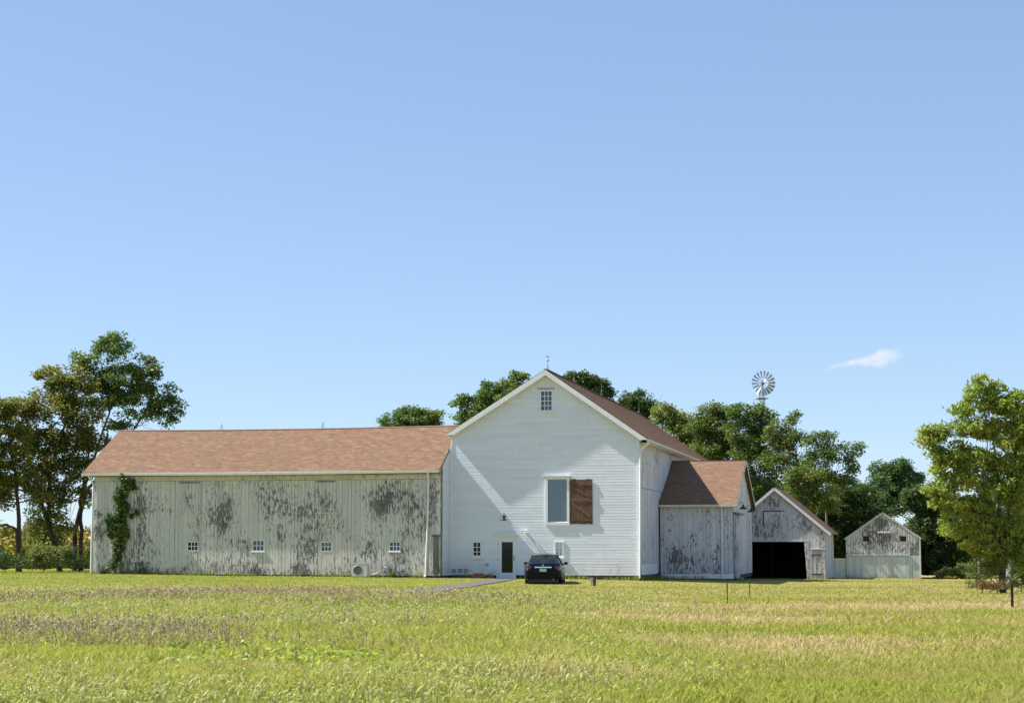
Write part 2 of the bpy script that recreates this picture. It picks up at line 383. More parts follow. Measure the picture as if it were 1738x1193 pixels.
# asphalt path from the door toward the field
ma, ta, ba, oa = mat('grey_asphalt'); na = ta.noise(ta.pos(), 14, 6, .7)
ta.set(ba.inputs['Base Color'], ta.mix(ta.ramp(na, .3, .7), (.085, .07, .072), (.14, .12, .12))); ba.inputs['Roughness'].default_value = .9
M['asphalt'] = ma
mbp = MB(); lft = [ground_pt(*p) for p in ((841, 982.6), (800, 987.5), (757, 993.5), (700, 1001), (640, 1008))]; rgt = [ground_pt(*p) for p in ((878, 982.2), (858, 985.5), (815, 993), (772, 1000), (715, 1009))]
NSEG = 40
def lerp_path(P, t_):
    t_ *= len(P) - 1; i = min(int(t_), len(P) - 2); return P[i].lerp(P[i + 1], t_ - i)
for i in range(NSEG):
    a0, a1 = i / NSEG, (i + 1) / NSEG
    c4 = [lerp_path(lft, a0), lerp_path(rgt, a0), lerp_path(rgt, a1), lerp_path(lft, a1)]
    mbp.q(*[(p.x, p.y, float(th(p.x, p.y)) + .03) for p in c4], smooth=True)
tag(mbp.build('path', M['asphalt'], merge=True), kind='structure')

# ------------------------------------------------------------------ wall builders
def nz_(x, y, z): return noise.noise(Vector((x, y, z)))
def worn(blobs, base=0., low=.25, zg=0., sc_=None):
    if sc_:
        rs_ = random.Random(len(blobs) * 7 + 3); blobs = list(blobs) + [(rs_.uniform(sc_[0], sc_[1]), rs_.uniform(sc_[2], sc_[3]), rs_.uniform(.08, .35), rs_.uniform(.15, .6), rs_.uniform(.15, .5)) for _ in range(sc_[4])]
    def f(a, z):
        v = base + .34 * nz_(a * .45, z * .35, 3.1) + .25 * nz_(a * 1.1, z * .8, 8.7) + low * math.exp(-max(0, z - zg) / .35)
        for (ba_, bz, ra_, rz_, st) in blobs:
            d = ((a - ba_) / ra_) ** 2 + ((z - bz) / rz_) ** 2
            if d < 4: v += .58 * st * math.exp(-d * .9)
        return v
    return f
def vboards(mb, a0, a1, zb, zt, mp, holes=(), wear=lambda a, z: 0, wmin=.17, wmax=.33, gap=.011, thick=.022, step=.22, seam=None):
    """vertical boards between a0 and a1; zb, zt give bottom/top heights; mp(a, z, d) -> point, d outward"""
    ed = [a0]
    while ed[-1] < a1 - wmax: ed.append(ed[-1] + random.uniform(wmin, wmax))
    ed.append(a1)
    for h in holes:
        for e in (h[0], h[1]):
            if a0 < e < a1:
                k = min(range(len(ed)), key=lambda i: abs(ed[i] - e))
                if abs(ed[k] - e) < .09 and 0 < k < len(ed) - 1: ed[k] = e
                else: ed.append(e); ed.sort()
    for l, r in zip(ed[:-1], ed[1:]):
        if r - l < .02: continue
        mid = (l + r) / 2; g = gap * random.choice((.5, .7, 1, 1.6)) / 2; L, Rr = l + g, r - g
        segs = [(zb(mid), None)]; hs = sorted([h for h in holes if h[0] - .005 <= l and r <= h[1] + .005], key=lambda h: h[2])
        spans = []; cur = None
        for h in hs:
            spans.append((cur, h[2])); cur = h[3]
        spans.append((cur, None))
        d = thick + random.uniform(-.005, .007); rn = random.random()
        for lo, hi in spans:
            zl0 = zb(L) if lo is None else lo; zr0 = zb(Rr) if lo is None else lo
            zl1 = zt(L) if hi is None else hi; zr1 = zt(Rr) if hi is None else hi
            if lo is None and min(zl0, zr0) < .6: j = random.uniform(0, .03); zl0 += j; zr0 += j
            if zl1 - zl0 < .01 and zr1 - zr0 < .01: continue
            cuts = [0., 1.]
            hgt = max(zl1 - zl0, zr1 - zr0); n = max(1, int(hgt / step)); cuts = [i / n for i in range(n + 1)]
            if seam is not None and hi is None and zl0 < seam < zl1: pass
            for i in range(n):
                z00 = zl0 + (zl1 - zl0) * cuts[i]; z01 = zr0 + (zr1 - zr0) * cuts[i]; z10 = zl0 + (zl1 - zl0) * cuts[i + 1]; z11 = zr0 + (zr1 - zr0) * cuts[i + 1]
                mb.q(mp(L, z00, d), mp(Rr, z01, d), mp(Rr, z11, d), mp(L, z10, d), rnd=rn, wear=(wear(L, z00), wear(Rr, z01), wear(Rr, z11), wear(L, z10)))
            for e, s0, s1 in ((L, zl0, zl1), (Rr, zr0, zr1)):
                mb.q(mp(e, s0, 0), mp(e, s0, d), mp(e, s1, d), mp(e, s1, 0), rnd=rn, wear=[.5] * 4)
            mb.q(mp(L, zl0, 0), mp(Rr, zr0, 0), mp(Rr, zr0, d), mp(L, zl0, d), rnd=rn, wear=[.5] * 4)
def backing(mb, a0, a1, zb, zt, mp, holes=(), d=0., n=None, th_=.12):
    """solid wall behind the boards, with the openings left out"""
    ed = sorted(set([a0, a1] + [h[k] for h in holes for k in (0, 1)] + ([n] if n is not None else [])))
    for l, r in zip(ed[:-1], ed[1:]):
        mid = (l + r) / 2; hs = sorted([h for h in holes if h[0] <= mid <= h[1]], key=lambda h: h[2]); cur = None; sp = []
        for h in hs: sp.append((cur, h[2])); cur = h[3]
        sp.append((cur, None))
        for lo, hi in sp:
            q = [(l, zb(l) if lo is None else lo), (r, zb(r) if lo is None else lo), (r, zt(r) if hi is None else hi), (l, zt(l) if hi is None else hi)]
            mb.q(*[mp(a, z, d) for a, z in q]); mb.q(*[mp(a, z, d - th_) for a, z in reversed(q)])
            for i in range(4):
                (x0, z0), (x1, z1) = q[i], q[(i + 1) % 4]; mb.q(mp(x0, z0, d), mp(x0, z0, d - th_), mp(x1, z1, d - th_), mp(x1, z1, d))
def clapboards(mb, lo, hi, zb, ztop, mp, holes=(), e=.148):
    """lo(z), hi(z): wall ends at height z"""
    z = zb
    while z < ztop - .02:
        z1 = min(z + e, ztop); zm = (z + z1) / 2
        iv = [(lo(z), hi(z), lo(z1), hi(z1))]
        ints = [[None, None]]
        cuts = sorted([(h[0], h[1]) for h in holes if h[2] < zm < h[3]])
        spans = []; cur = None
        for c0, c1 in cuts: spans.append((cur, c0)); cur = c1
        spans.append((cur, None))
        for s0, s1 in spans:
            x = lo(z) if s0 is None else s0; xe = hi(z) if s1 is None else s1
            first = True
            while x < xe - .05:
                nx_ = min(xe, x + random.uniform(1.6, 4.2)); 
                if xe - nx_ < .5: nx_ = xe
                dj = random.uniform(-.001, .0015); t0 = x if not (first and s0 is None) else lo(z1); t1 = nx_ if not (nx_ == xe and s1 is None) else hi(z1)
                t0 = min(t0, t1); g = .002; rn = random.random(); db = .0100 + dj
                mb.q(mp(x + g, z, db), mp(nx_ - g, z, .0100 + dj), mp(t1 - g, z1, .006), mp(t0 + g, z1, .006), rnd=rn)
                mb.q(mp(x + g, z, 0), mp(nx_ - g, z, 0), mp(nx_ - g, z, .0100 + dj), mp(x + g, z, db), rnd=rn)
                x = nx_; first = False
        z = z1
def courses(mb, p0, du, length, ds, slen, e=.14, rag=.0):
    """shingle courses on a roof plane: p0 eave corner, du along the eave, ds up the slope"""
    p0 = Vector(p0); du = Vector(du).normalized(); ds = Vector(ds).normalized(); nn = du.cross(ds).normalized()
    if nn.z < 0: nn = -nn
    k = int(math.ceil(slen / e)); seg = max(1, int(length / 3.0))
    sag = [[.012 * nz_(i * 1.3, j * .35, 5.5) for j in range(k + 1)] for i in range(seg + 1)]
    for j in range(k):
        s0, s1 = j * e, min((j + 1) * e, slen)
        for i in range(seg):
            l0, l1 = length * i / seg, length * (i + 1) / seg
            A = p0 + du * l0 + ds * s0 + nn * (.018 + sag[i][j]); B = p0 + du * l1 + ds * s0 + nn * (.018 + sag[i + 1][j])
            C_ = p0 + du * l1 + ds * s1 + nn * (.006 + sag[i + 1][min(j + 1, k)]); D = p0 + du * l0 + ds * s1 + nn * (.006 + sag[i][min(j + 1, k)])
            mb.q(A, B, C_, D, uv=((l0, s0), (l1, s0), (l1, s1), (l0, s1)))
            mb.q(A - nn * .02, B - nn * .02, B, A, uv=((l0, s0), (l1, s0), (l1, s0), (l0, s0)))
def slab(mb, p0, du, length, ds, slen, t_=.09, drop=0.004):
    p0 = Vector(p0); du = Vector(du).normalized(); ds = Vector(ds).normalized(); nn = du.cross(ds).normalized()
    if nn.z < 0: nn = -nn
    a = [p0 - nn * drop, p0 + du * length - nn * drop, p0 + du * length + ds * slen - nn * drop, p0 + ds * slen - nn * drop]; b = [p - nn * t_ for p in a]
    mb.q(*a); mb.q(*reversed(b))
    for i in range(4): mb.q(a[i], b[i], b[(i + 1) % 4], a[(i + 1) % 4])

def prism(mb, P, y0, y1):
    n = len(P); mb.q(*[(a, y0, b) for a, b in P]); mb.q(*[(a, y1, b) for a, b in reversed(P)])
    for i in range(n):
        (a, b), (c, d) = P[i], P[(i + 1) % n]; mb.q((a, y0, b), (a, y1, b), (c, y1, d), (c, y0, d))
def window(fr_parent, x0, x1, z0, z1, mp, cols, rows, glass, frame='trim', sill=True, casing=.07, proud=.045, munt=.022, head=False, recess=.02):
    """frame (with casing), pane, muntins as parts: window > frame, pane, sill"""
    mb = MB(); c = casing
    def B(a0, a1, b0, b1, d0, d1, m_=mb):
        P = [mp(a, b, d) for d in (d0, d1) for a, b in ((a0, b0), (a1, b0), (a1, b1), (a0, b1))]
        for f in ((3, 2, 1, 0), (4, 5, 6, 7), (0, 1, 5, 4), (1, 2, 6, 5), (2, 3, 7, 6), (3, 0, 4, 7)): m_.q(*[P[k] for k in f])
    B(x0 - c, x0, z0, z1, -.05, proud); B(x1, x1 + c, z0, z1, -.05, proud)
    B(x0 - c, x1 + c, z1, z1 + c, -.05, proud + .003); B(x0 - c, x1 + c, z0 - c, z0, -.05, proud + .003)
    for i in range(1, cols):
        x = x0 + (x1 - x0) * i / cols; B(x - munt / 2, x + munt / 2, z0, z1, -recess - .01, -recess + .018)
    for i in range(1, rows):
        z = z0 + (z1 - z0) * i / rows; B(x0, x1, z - munt / 2, z + munt / 2, -recess - .012, -recess + .016)
    fo = mb.build('window', M[frame], fr_parent, recalc=False)
    mp_ = MB(); mp_.q(mp(x0, z0, -recess), mp(x1, z0, -recess), mp(x1, z1, -recess), mp(x0, z1, -recess)); mp_.build('pane', M[glass], fo)
    if sill:
        ms = MB(); B(x0 - c - .05, x1 + c + .05, z0 - c - .06, z0 - c - .003, 0, proud + .05, ms); ms.build('sill', M[frame], fo)
    return fo

# ================================================================== WHITE BARN
white = building('white_barn', 'large white clapboard barn with tall gable front, brown shutter and glass entry door', 'barn', FM)
uL = FM.loc(765, 800)[0]; uR = 0.0; ov = .37; um = FM.loc(925.5, 627, -ov)[0]
zpk = FM.loc(925, 627, -ov)[1]; ztip = FM.loc(1098, 744.5, -ov)[1]; uTl, ztipL = FM.loc(757, 737, -ov)
uTip = FM.loc(1098, 744, -ov)[0]; slopeL = (zpk - ztipL) / (um - uTl); slope = (zpk - ztip) / (uTip - um)
def zroof(u): return zpk - (slope * (u - um) if u > um else slopeL * (um - u))
VB = 34.0
zw = lambda u: zroof(u) - .16
mpF = lambda a, z, d: (a, -d, z)
mpR = lambda a, z, d: (uR + d, a, z)
ZB = FM.loc(1000, 976)[1]                                # bottom of the siding
ZG = -.5
def win_px(fr, x0, x1, y0, y1, y=0.):
    a, z1 = fr.loc(x0, y0, y); b, z0 = fr.loc(x1, y1, y); return a, b, z0, z1
wg = win_px(FM, 918.5, 936.5, 664.5, 696); wl = win_px(FM, 804, 815.5, 920.5, 944); wr = win_px(FM, 943.5, 955, 920.5, 943.5)
wbig = win_px(FM, 930, 962.5, 813, 886.5); dr = win_px(FM, 843.5, 875.5, 909, 981)
dr = (dr[0], dr[1], ZB - .28, dr[3])
holesF = [wg, wl, wr, wbig, (dr[0], dr[1], ZB - .5, dr[3])]
mb = MB()
zt_lo = lambda z: max(uL, um - (zpk - .16 - z) / slopeL); zt_hi = lambda z: min(uR, um + (zpk - .16 - z) / slope)
clapboards(mb, zt_lo, zt_hi, ZB, zpk - .20, mpF, holesF)
mb.build('wall', M['siding'], white)
mb = MB(); backing(mb, uL, uR, lambda a: ZB, zw, mpF, holesF, d=-.002, n=um); mb.build('wall_backing', M['dark'], white)
mb = MB(); mb.box((uL - .0, .02, ZG - .6), (dr[0] - .12, .3, ZB)); mb.box((dr[1] + .12, .02, ZG - .6), (uR - .02, .3, ZB)); mb.build('foundation', M['stone'], white)
# corner boards
mb = MB(); mb.box((uR - .11, -.034, ZB - .02), (uR + .028, .11, zroof(uR) - .2)); mb.build('corner_board', M['trim'], white)
mb = MB(); mb.box((uL, -.030, ZB + 2), (uL + .10, .08, zroof(uL) - .2)); mb.build('corner_board', M['trim'], white)
# side wall
blR = [(FM.side(1108, 770)[0], 7.2, 2.2, 1.2, .25), (FM.side(1100, 815)[0], 5.6, 1, .5, .35), (FM.side(1118, 905)[0], 2.4, .5, 2.2, .5), (3, 4.2, 2, .5, .25), (1.2, 1.4, .8, 1., .3)]
mb = MB(); zs = FM.side(1090, 828)[1]
zE = lambda a: zroof(uR) - .14
wfn = worn(blR, -.02, .1, ZB)
vboards(mb, .03, 12., lambda a: ZB + .05, lambda a: zs - .01, mpR, wear=wfn); vboards(mb, .03, 12., lambda a: zs + .01, zE, lambda a, z, d: mpR(a, z, d + .012), wear=wfn)
vboards(mb, 12., VB, lambda a: ZB + .05, zE, mpR, wear=wfn, step=.6)
mb.build('side_wall', M['side'], white)
mb = MB(); backing(mb, 0., VB, lambda a: ZB, zE, mpR, d=-.002); backing(mb, 0., VB, lambda a: ZB, lambda a: zroof(uL) - .14, lambda a, z, d: (uL - d - .01, a, z)); 
backing(mb, uL, uR, lambda a: ZB, zw, lambda a, z, d: (a, VB + d, z), n=um); mb.box((uL + .1, .4, 0.0), (uR - .1, VB - .1, .03)); mb.build('rear_walls', M['dark'], white)
mb = MB(); mb.box((uR - .3, .35, ZG - .6), (uR + .03, VB, ZB + .04)); mb.build('side_foundation', M['stone'], white)
a0 = FM.side(1088.5, 970)[0]; a1 = FM.side(1114, 970)[0]; z1p = FM.side(1100, 957)[1]; mb = MB(); mb.box((.035, .35, ZB + .02), (.062, max(a1, 3.5), z1p)); mb.box((.035, .95, z1p), (.06, 1.15, z1p + .8)); mb.build('base_panel', M['trim'], white)
# roof
ds = Vector((-1, 0, slope)).normalized(); sl = math.hypot(uTip - um, zpk - ztip)
mb = MB(); courses(mb, (uTip, -ov, ztip), (0, 1, 0), VB + 2 * ov, ds, sl); slL = math.hypot(um - uTl, zpk - ztipL)
courses(mb, (uTl, -ov, ztipL), (0, 1, 0), VB + 2 * ov, (1, 0, slopeL), slL)
mb.box((um - .09, -ov, zpk + .0), (um + .09, VB + ov, zpk + .035)); mb.build('roof', M['shingle'], white)
mb = MB(); slab(mb, (uTip, -ov, ztip), (0, 1, 0), VB + 2 * ov, ds, sl, .10); slab(mb, (uTl, -ov, ztipL), (0, 1, 0), VB + 2 * ov, (1, 0, slopeL), slL, .05); mb.build('roof_deck', M['edge'], white)
mb = MB()
for sgn, tip, zt_, sp_ in ((1, uTip, ztip, slope), (-1, uTl, ztipL, slopeL)):
    dv_ = .30; ue = um + (tip - um) * (zpk - dv_ - (zt_ - .05)) / (zpk - zt_)
    prism(mb, [(um, zpk - .015), (tip, zt_ - .015), (tip, zt_ - .05), (ue, zt_ - .05), (um, zpk - dv_)], -ov - .018, -ov + .018)
    A = Vector((um, -.04, zpk - .24)); B_ = Vector((tip - sgn * .3, -.04, zt_ - .24 + sp_ * .3)); mb.bar(A, B_, .028, .2)
    n_ = Vector((sgn * sp_, 0, 1)).normalized()
    p = Vector((tip, 0, zt_)) - n_ * .055; q_ = Vector((um, 0, zpk)) - n_ * .13
    mb.q((p.x, -ov, p.z), (p.x, 0, p.z), (q_.x, 0, q_.z), (q_.x, -ov, q_.z))
mb.build('rake_trim', M['trim'], white)
mb = MB(); mb.box((uTip - .02, -ov, ztip - .17), (uTip + .012, VB + ov, ztip - .01)); mb.box((uR + .03, 0, ztip - .2), (uTip - .025, VB, ztip - .17)); mb.build('fascia', M['gutter'], white)
mb = MB(); mb.box((uTip + .013, -ov + .02, ztip - .14), (uTip + .12, VB, ztip - .03)); mb.build('gutter', M['gutter'], white)
mb = MB(); mb.tube([(uTip + .06, -ov + .12, ztip - .12), (uTip + .05, -ov + .12, ztip - .25), (uR + .10, -.05, ztip - .55), (uR + .07, -.10, ztip - .7)], .045); mb.tube([(uR + .07, -.10, ztip - .65), (uR + .04, -.11, 3), (uR + .0, -.11, ZB - .15)], .045); mb.build('downspout', M['spout'], white)
# openings
window(white, *wg, mpF, 3, 4, 'glassblue', casing=.09, munt=.035)
mb = MB(); x0h = FM.loc(912, 657)[0]; x1h = FM.loc(941, 657)[0]; mb.box((x0h, -.07, wg[3] + .13), (x1h, 0, wg[3] + .17)); mb.build('drip_cap', M['grey'], white)
window(white, *wl, mpF, 2, 3, 'glassdark', casing=.07, munt=.035)
window(white, *wr, mpF, 2, 3, 'glasspale', casing=.07, munt=.03)
window(white, *wbig, mpF, 1, 1, 'glassbig', casing=.14, proud=.07, sill=False)
mb = MB(); mb.box((wbig[0] - .24, -.15, wbig[3] + .14), (wbig[1] + .20, 0, wbig[3] + .19)); mb.build('drip_cap', M['trim'], white)
# interior lamps behind the large window are too faint to show; door
mb = MB(); c_ = .075
dz0 = dr[2]
mb.box((dr[0] - .02, -.05, dz0), (dr[0] + c_, .08, dr[3])); mb.box((dr[1] - c_, -.05, dz0), (dr[1] + .02, .08, dr[3])); mb.box((dr[0] - .02, -.053, dr[3] - .10), (dr[1] + .02, .08, dr[3] + .03))
doorf = mb.build('door_frame', M['trim'], white)
mb = MB(); mb.box((dr[0] - .12, -.16, dr[3] + .032), (dr[1] + .12, 0, dr[3] + .10)); mb.box((dr[0] - .07, -.12, dr[3] - .03), (dr[1] + .07, -.054, dr[3] + .031)); mb.build('door_hood', M['trim'], white)
gx0, gz1 = FM.loc(851.5, 919.5); gx1, gz0 = FM.loc(870.5, 971.5); L0, L1 = dr[0] + c_ + .004, dr[1] - c_ - .004; T1 = dr[3] - .106
mb = MB(); mb.box((L0, -.02, dz0 + .02), (gx0, .03, T1)); mb.box((gx1, -.02, dz0 + .02), (L1, .03, T1)); mb.box((gx0, -.02, dz0 + .02), (gx1, .03, gz0)); mb.box((gx0, -.02, gz1), (gx1, .03, T1))
door = mb.build('door', M['trim'], white)
mb = MB(); mb.q((gx0, .0, gz0), (gx1, .0, gz0), (gx1, .0, gz1), (gx0, .0, gz1)); mb.build('door_glass', M['glassdark'], door)
mb = MB(); hx, hz = FM.loc(873.2, 946.5); mb.box((hx - .035, -.045, hz - .13), (hx + .035, -.021, hz + .13)); mb.tube([(hx, -.05, hz + .05), (hx, -.09, hz + .04), (hx - .02, -.09, hz - .1)], .014, 6); mb.build('handle', M['black'], door)
mb = MB(); mb.box((dr[0] - .05, -.25, dz0 - .4), (dr[1] + .05, .08, dz0 - .004)); mb.build('doorstep', M['stone'], white)
for zz in (.3, 1.05, 1.85): MB().box((L0 - .03, -.058, dz0 + zz), (L0 + .01, -.0505, dz0 + zz + .1)).build('hinge', M['grey'], door)
# brown shutter, opened flat to the right
sx0, sz1 = FM.loc(967, 812.5, -.12); sx1, sz0 = FM.loc(1005.5, 889.5, -.12)
shut = bpy.data.objects.new('shutter', None); COL.objects.link(shut); shut.parent = white; shut.location = (sx0, -.047, sz0); shut.rotation_euler = (0, 0, R(-.3))
shut['label'] = 'weathered brown plank shutter with diagonal braces'
wS, hS = sx1 - sx0, sz1 - sz0; mb = MB(); x = 0.
while x < wS - .05:
    wd_ = min(random.uniform(.15, .22), wS - x); j0, j1 = random.uniform(0, .05), random.uniform(0, .04); n = 8
    ys = -random.uniform(0, .006); rn = random.random()
    mb.box((x + .005, ys, j0), (x + wd_ - .005, ys + .025, hS - j1), rnd=rn); x += wd_
for i in range(len(mb.wear)): mb.wear[i] = random.uniform(-.1, .25)
mb.build('planks', M['brownwood'], shut)
mb = MB()
for zz in (.18, hS * .5, hS - .34): mb.box((.02, -.026, zz), (wS - .02, -.008, zz + (.2 if zz > .3 else .16)))
mb.bar((.10, -.02, hS * .5 - .08), (wS - .1, -.02, .40), .027, .17, up=(0, 0, 1)); mb.bar((.10, -.02, hS - .40), (wS - .08, -.02, hS * .5 + .24), .027, .17, up=(0, 0, 1))
mb.build('braces', M['brownwood'], shut)
for zz in (.26, hS - .26): MB().box((-.04, -.045, zz - .03), (.45, -.037, zz + .03)).build('hinge', M['woodpost'], shut)
MB().box((-.05, .0, .1), (0, .06, hS - .1)).build('mounting_strip', M['woodpost'], shut)
# three little wall vents, one outlet
for px in (770.5, 781, 791):
    vx, vz = FM.loc(px, 968.5); mb = MB(); mb.box((vx - .09, -.08, vz - .09), (vx + .09, 0, vz + .10)); mb.box((vx - .11, -.10, vz + .1), (vx + .11, 0, vz + .12)); mb.build('wall_vent', M['grey'], white)
vx, vz = FM.loc(827, 957.5); mb = MB(); mb.box((vx - .07, -.07, vz - .07), (vx + .07, 0, vz + .07)); mb.build('outlet_cover', M['grey'], white)
def rod(parent, x, y, z, h, ball=False):
    mb = MB(); mb.tube([(x, y, z - .05), (x, y, z + h)], [.014, .008], 6)
    for a in (0, 2.1, 4.2): mb.tube([(x + .13 * math.cos(a), y + .13 * math.sin(a), z - .03), (x, y, z + .28)], .008, 5)
    if ball: mb.lathe([(0, h * .52), (.05, h * .55), (.07, h * .6), (.05, h * .65), (0, h * .68)], (x, y, z), 10); mb.box((x - .12, y - .01, z + h * .8), (x + .12, y + .01, z + h * .85))
    return mb.build('lightning_rod', M['grey'], parent)
rod(white, um + .08, -.1, zpk, .86, True)
for px in (976, 1023, 1087):
    yb = (px - 925) / (1560 - 925.); yb = 96 / (1 - yb) - 96; rod(white, um, yb / math.cos(TH) - .6, zpk, .85)

# ================================================================== LONG WING (left)
VL = -1.85
FL = Frame(1086, 96.0, VL)
longb = building('long_barn_wing', 'long low barn wing with peeling grey white boards and brown shingle roof', 'barn', Frame(1086, 96.0, VL))
xr = FL.loc(748, 880)[0]; xl = FL.loc(159, 880)[0]
zeL = FL.loc(450, 800, -.3)[1]; zeR = zeL
xeL = FL.loc(140, 797, -.3)[0]; xeR = FL.loc(744, 795, -.3)[0] + .04
DP = 4.35; zrg = FL.loc(450, 727, DP)[1]; sl_l = (zrg - zeL) / (DP + .3)
ZBL = .22
def zbL(a): return ZBL + .06 * (xr - a) / (xr - xl) - .02
ztw = lambda a: zeL + .04
zseam = FL.loc(450, 815)[1]
wins = [win_px(FL, *w4) for w4 in ((319.5, 335.5, 920, 933.5), (430, 447.5, 917.5, 934), (546, 562, 920.5, 934.5), (662, 678.5, 920, 934))]
def LB(px, py, rx, ry, st): a, z = FL.loc(px, py); return (a, z, rx / 32., ry / 32., st)
bl = [LB(322, 850, 10, 20, .45), LB(378, 860, 16, 42, .55), LB(398, 870, 16, 26, .4), LB(360, 835, 10, 10, .3), LB(555, 855, 16, 16, .7), LB(522, 860, 12, 14, .5), LB(508, 870, 8, 10, .5), LB(645, 866, 22, 12, .55), LB(650, 850, 14, 12, .3),
      LB(705, 862, 14, 12, .5), LB(526, 930, 10, 18, .55), LB(510, 965, 14, 14, .5), LB(380, 960, 40, 14, .5), LB(400, 940, 14, 22, .3), LB(170, 920, 10, 30, .5), LB(240, 850, 10, 20, .35), LB(238, 868, 20, 6, .3), LB(268, 866, 40, 4, .3),
      LB(598, 885, 8, 5, .6), LB(475, 905, 6, 25, .4), LB(180, 965, 20, 8, .5), LB(290, 970, 30, 8, .45), LB(735, 850, 5, 40, .6), LB(742, 920, 6, 60, .6), LB(560, 975, 60, 6, .35), LB(457, 870, 10, 8, .3), LB(620, 930, 30, 20, .15), LB(690, 940, 20, 20, .2),
      LB(365, 825, 8, 5, .4), LB(445, 968, 50, 6, .4), LB(215, 968, 40, 6, .4), LB(610, 840, 6, 10, .3)]
wL = worn(bl, .0, .18, .25, (xl, xr, .3, 4.9, 70))
mb = MB()
mpL = lambda a, z, d: (a, -d, z)
dl = [win_px(FL, 304, 341, 820, 867), win_px(FL, 536.5, 571, 818, 869)]
vboards(mb, xl, xr, zbL, lambda a: zseam - .008, mpL, wins, wL)
vboards(mb, xl, xr, lambda a: zseam + .008, ztw, lambda a, z, d: (a, -d - .012, z), (), lambda a, z: wL(a, z) * .35, wmin=.5, wmax=.9)
mb.build('wall', M['long'], longb)
mb = MB(); backing(mb, xl, xr, lambda a: zbL(a) - .02, ztw, mpL, wins); zg_ = lambda a: zeL + .3 * sl_l + sl_l * (a if a < DP else 2 * DP - a) - .1
mpE = lambda a, z, d: (xr - .002 + d, a, z)
backing(mb, 0, 2 * DP, lambda a: zbL(0), zg_, lambda a, z, d: (xl + .0 - d, a, z), n=DP); backing(mb, 0, -VL + .0, lambda a: zbL(xr), zg_, mpE)
backing(mb, xl, xr, lambda a: zbL(a) - .02, ztw, lambda a, z, d: (a, 2 * DP + d, z)); mb.build('wall_backing', M['dark'], longb)
# white siding on the short end wall beside the gable; plain boards at the far end
mb = MB(); zw0 = zbL(xr) + .02; e_ = .148; z = zw0
while z < zg_(-VL) - .02:
    z1 = z + e_; f = lambda zz: max(.30, (zz - (zeL + .3 * sl_l - .1)) / sl_l)
    if f(z) < -VL - .05:
        mb.q(mpE(f(z), z, .02), mpE(-VL - .01, z, .02), mpE(-VL - .01, z1, .006), mpE(min(f(z1), -VL - .02), z1, .006)); mb.q(mpE(f(z), z, 0), mpE(-VL - .01, z, 0), mpE(-VL - .01, z, .02), mpE(f(z), z, .02))
    z = z1
mb.build('end_wall', M['siding'], longb)
MB().box((xr + .021, -VL - .04, ZB), (uL + .05, -VL - .002, zg_(-VL) + .3)).build('corner_board', M['trim'], longb)
mb = MB(); vboards(mb, .0, .31, lambda a: zbL(xr), zg_, mpE, (), lambda a, z: .5 + .2 * nz_(a * 3, z, 2)); mb.build('end_boards', M['long'], longb)
mb = MB(); mb.box((xl + .02, .02, -.6), (xr - .02, .25, zbL(xr) - .02)); mb.box((xr - .25, .26, -.6), (xr - .01, -VL, zbL(xr))); mb.build('foundation', M['stone'], longb)
# roof
mb = MB(); dS = Vector((0, 1, sl_l)); sll = math.hypot(DP + .3, zrg - zeL)
courses(mb, (xeL, -.3, zeL), (1, 0, 0), xeR - xeL, dS, sll); 
# the roof runs on behind the gable wall only outside it, so its upper part stops at the barn's corner
courses(mb, (xeL, 2 * DP + .3, zeL), (1, 0, 0), xeR - xeL, (0, -1, sl_l), sll)
p0x = xeR; p1x = uL - .02
yk = -VL + .0; s_k = (yk + .3) * math.sqrt(1 + sl_l ** 2)
if p1x > p0x: courses(mb, (p0x, yk, zeL + (yk + .3) * sl_l), (1, 0, 0), p1x - p0x, dS, sll - s_k)
for i in range(28):
    a_, b_ = xeL + (max(xeR, p1x) - xeL) * i / 28, xeL + (max(xeR, p1x) - xeL) * (i + 1) / 28; mb.q((a_, DP - .12, zrg - .02), (b_, DP - .12, zrg - .02), (b_, DP, zrg + .035), (a_, DP, zrg + .035)); mb.q((a_, DP + .12, zrg - .02), (b_, DP + .12, zrg - .02), (b_, DP, zrg + .035), (a_, DP, zrg + .035))
mb.build('roof', M['shingle'], longb)
mb = MB(); slab(mb, (xeL + .01, -.29, zeL), (1, 0, 0), xeR - xeL - .02, dS, sll - .12, .13, .10); slab(mb, (xeL + .01, 2 * DP + .3, zeL), (1, 0, 0), xeR - xeL - .02, (0, -1, sl_l), sll - .12, .13, .10); mb.build('roof_deck', M['edge'], longb)
mb = MB(); mb.box((xeL, -.32, zeL - .16), (xeR, -.29, zeL - .005)); mb.box((xeL + .2, -.288, zeL - .15), (xeR - .1, 0.0, zeL - .12)); 
for xx in (xeL, xeR - .03): mb.bar((xx + .015, -.29, zeL - .09), (xx + .015, DP, zrg - .09), .034, .12, up=(0, 0, 1))
mb.build('fascia', M['gutter'], longb)
mb = MB()
N_ = 24
for i in range(N_):
    a_, b_ = xeL + (xeR - xeL) * i / N_, xeL + (xeR - xeL) * (i + 1) / N_; sg = lambda x: -.05 * math.sin(math.pi * (x - xeL) / (xeR - xeL))
    mb.bar((a_, -.385, zeL - .075 + sg(a_)), (b_, -.385, zeL - .075 + sg(b_)), .12, .12, rnd=.5)
mb.build('gutter', M['gutter'], longb)
xd = FL.loc(728, 850)[0]; xd2 = FL.loc(723.5, 975)[0]; xdl = FL.loc(160, 820)[0]; xdl2 = FL.loc(156, 970)[0]
mb = MB(); mb.tube([(xd + .02, -.37, zeL - .12), (xd, -.1, zeL - .5), (xd - .05, -.1, 2.6), (xd2, -.12, .25), (xd2 - .03, -.3, .14)], .055, 8); mb.build('downspout', M['spout'], longb)
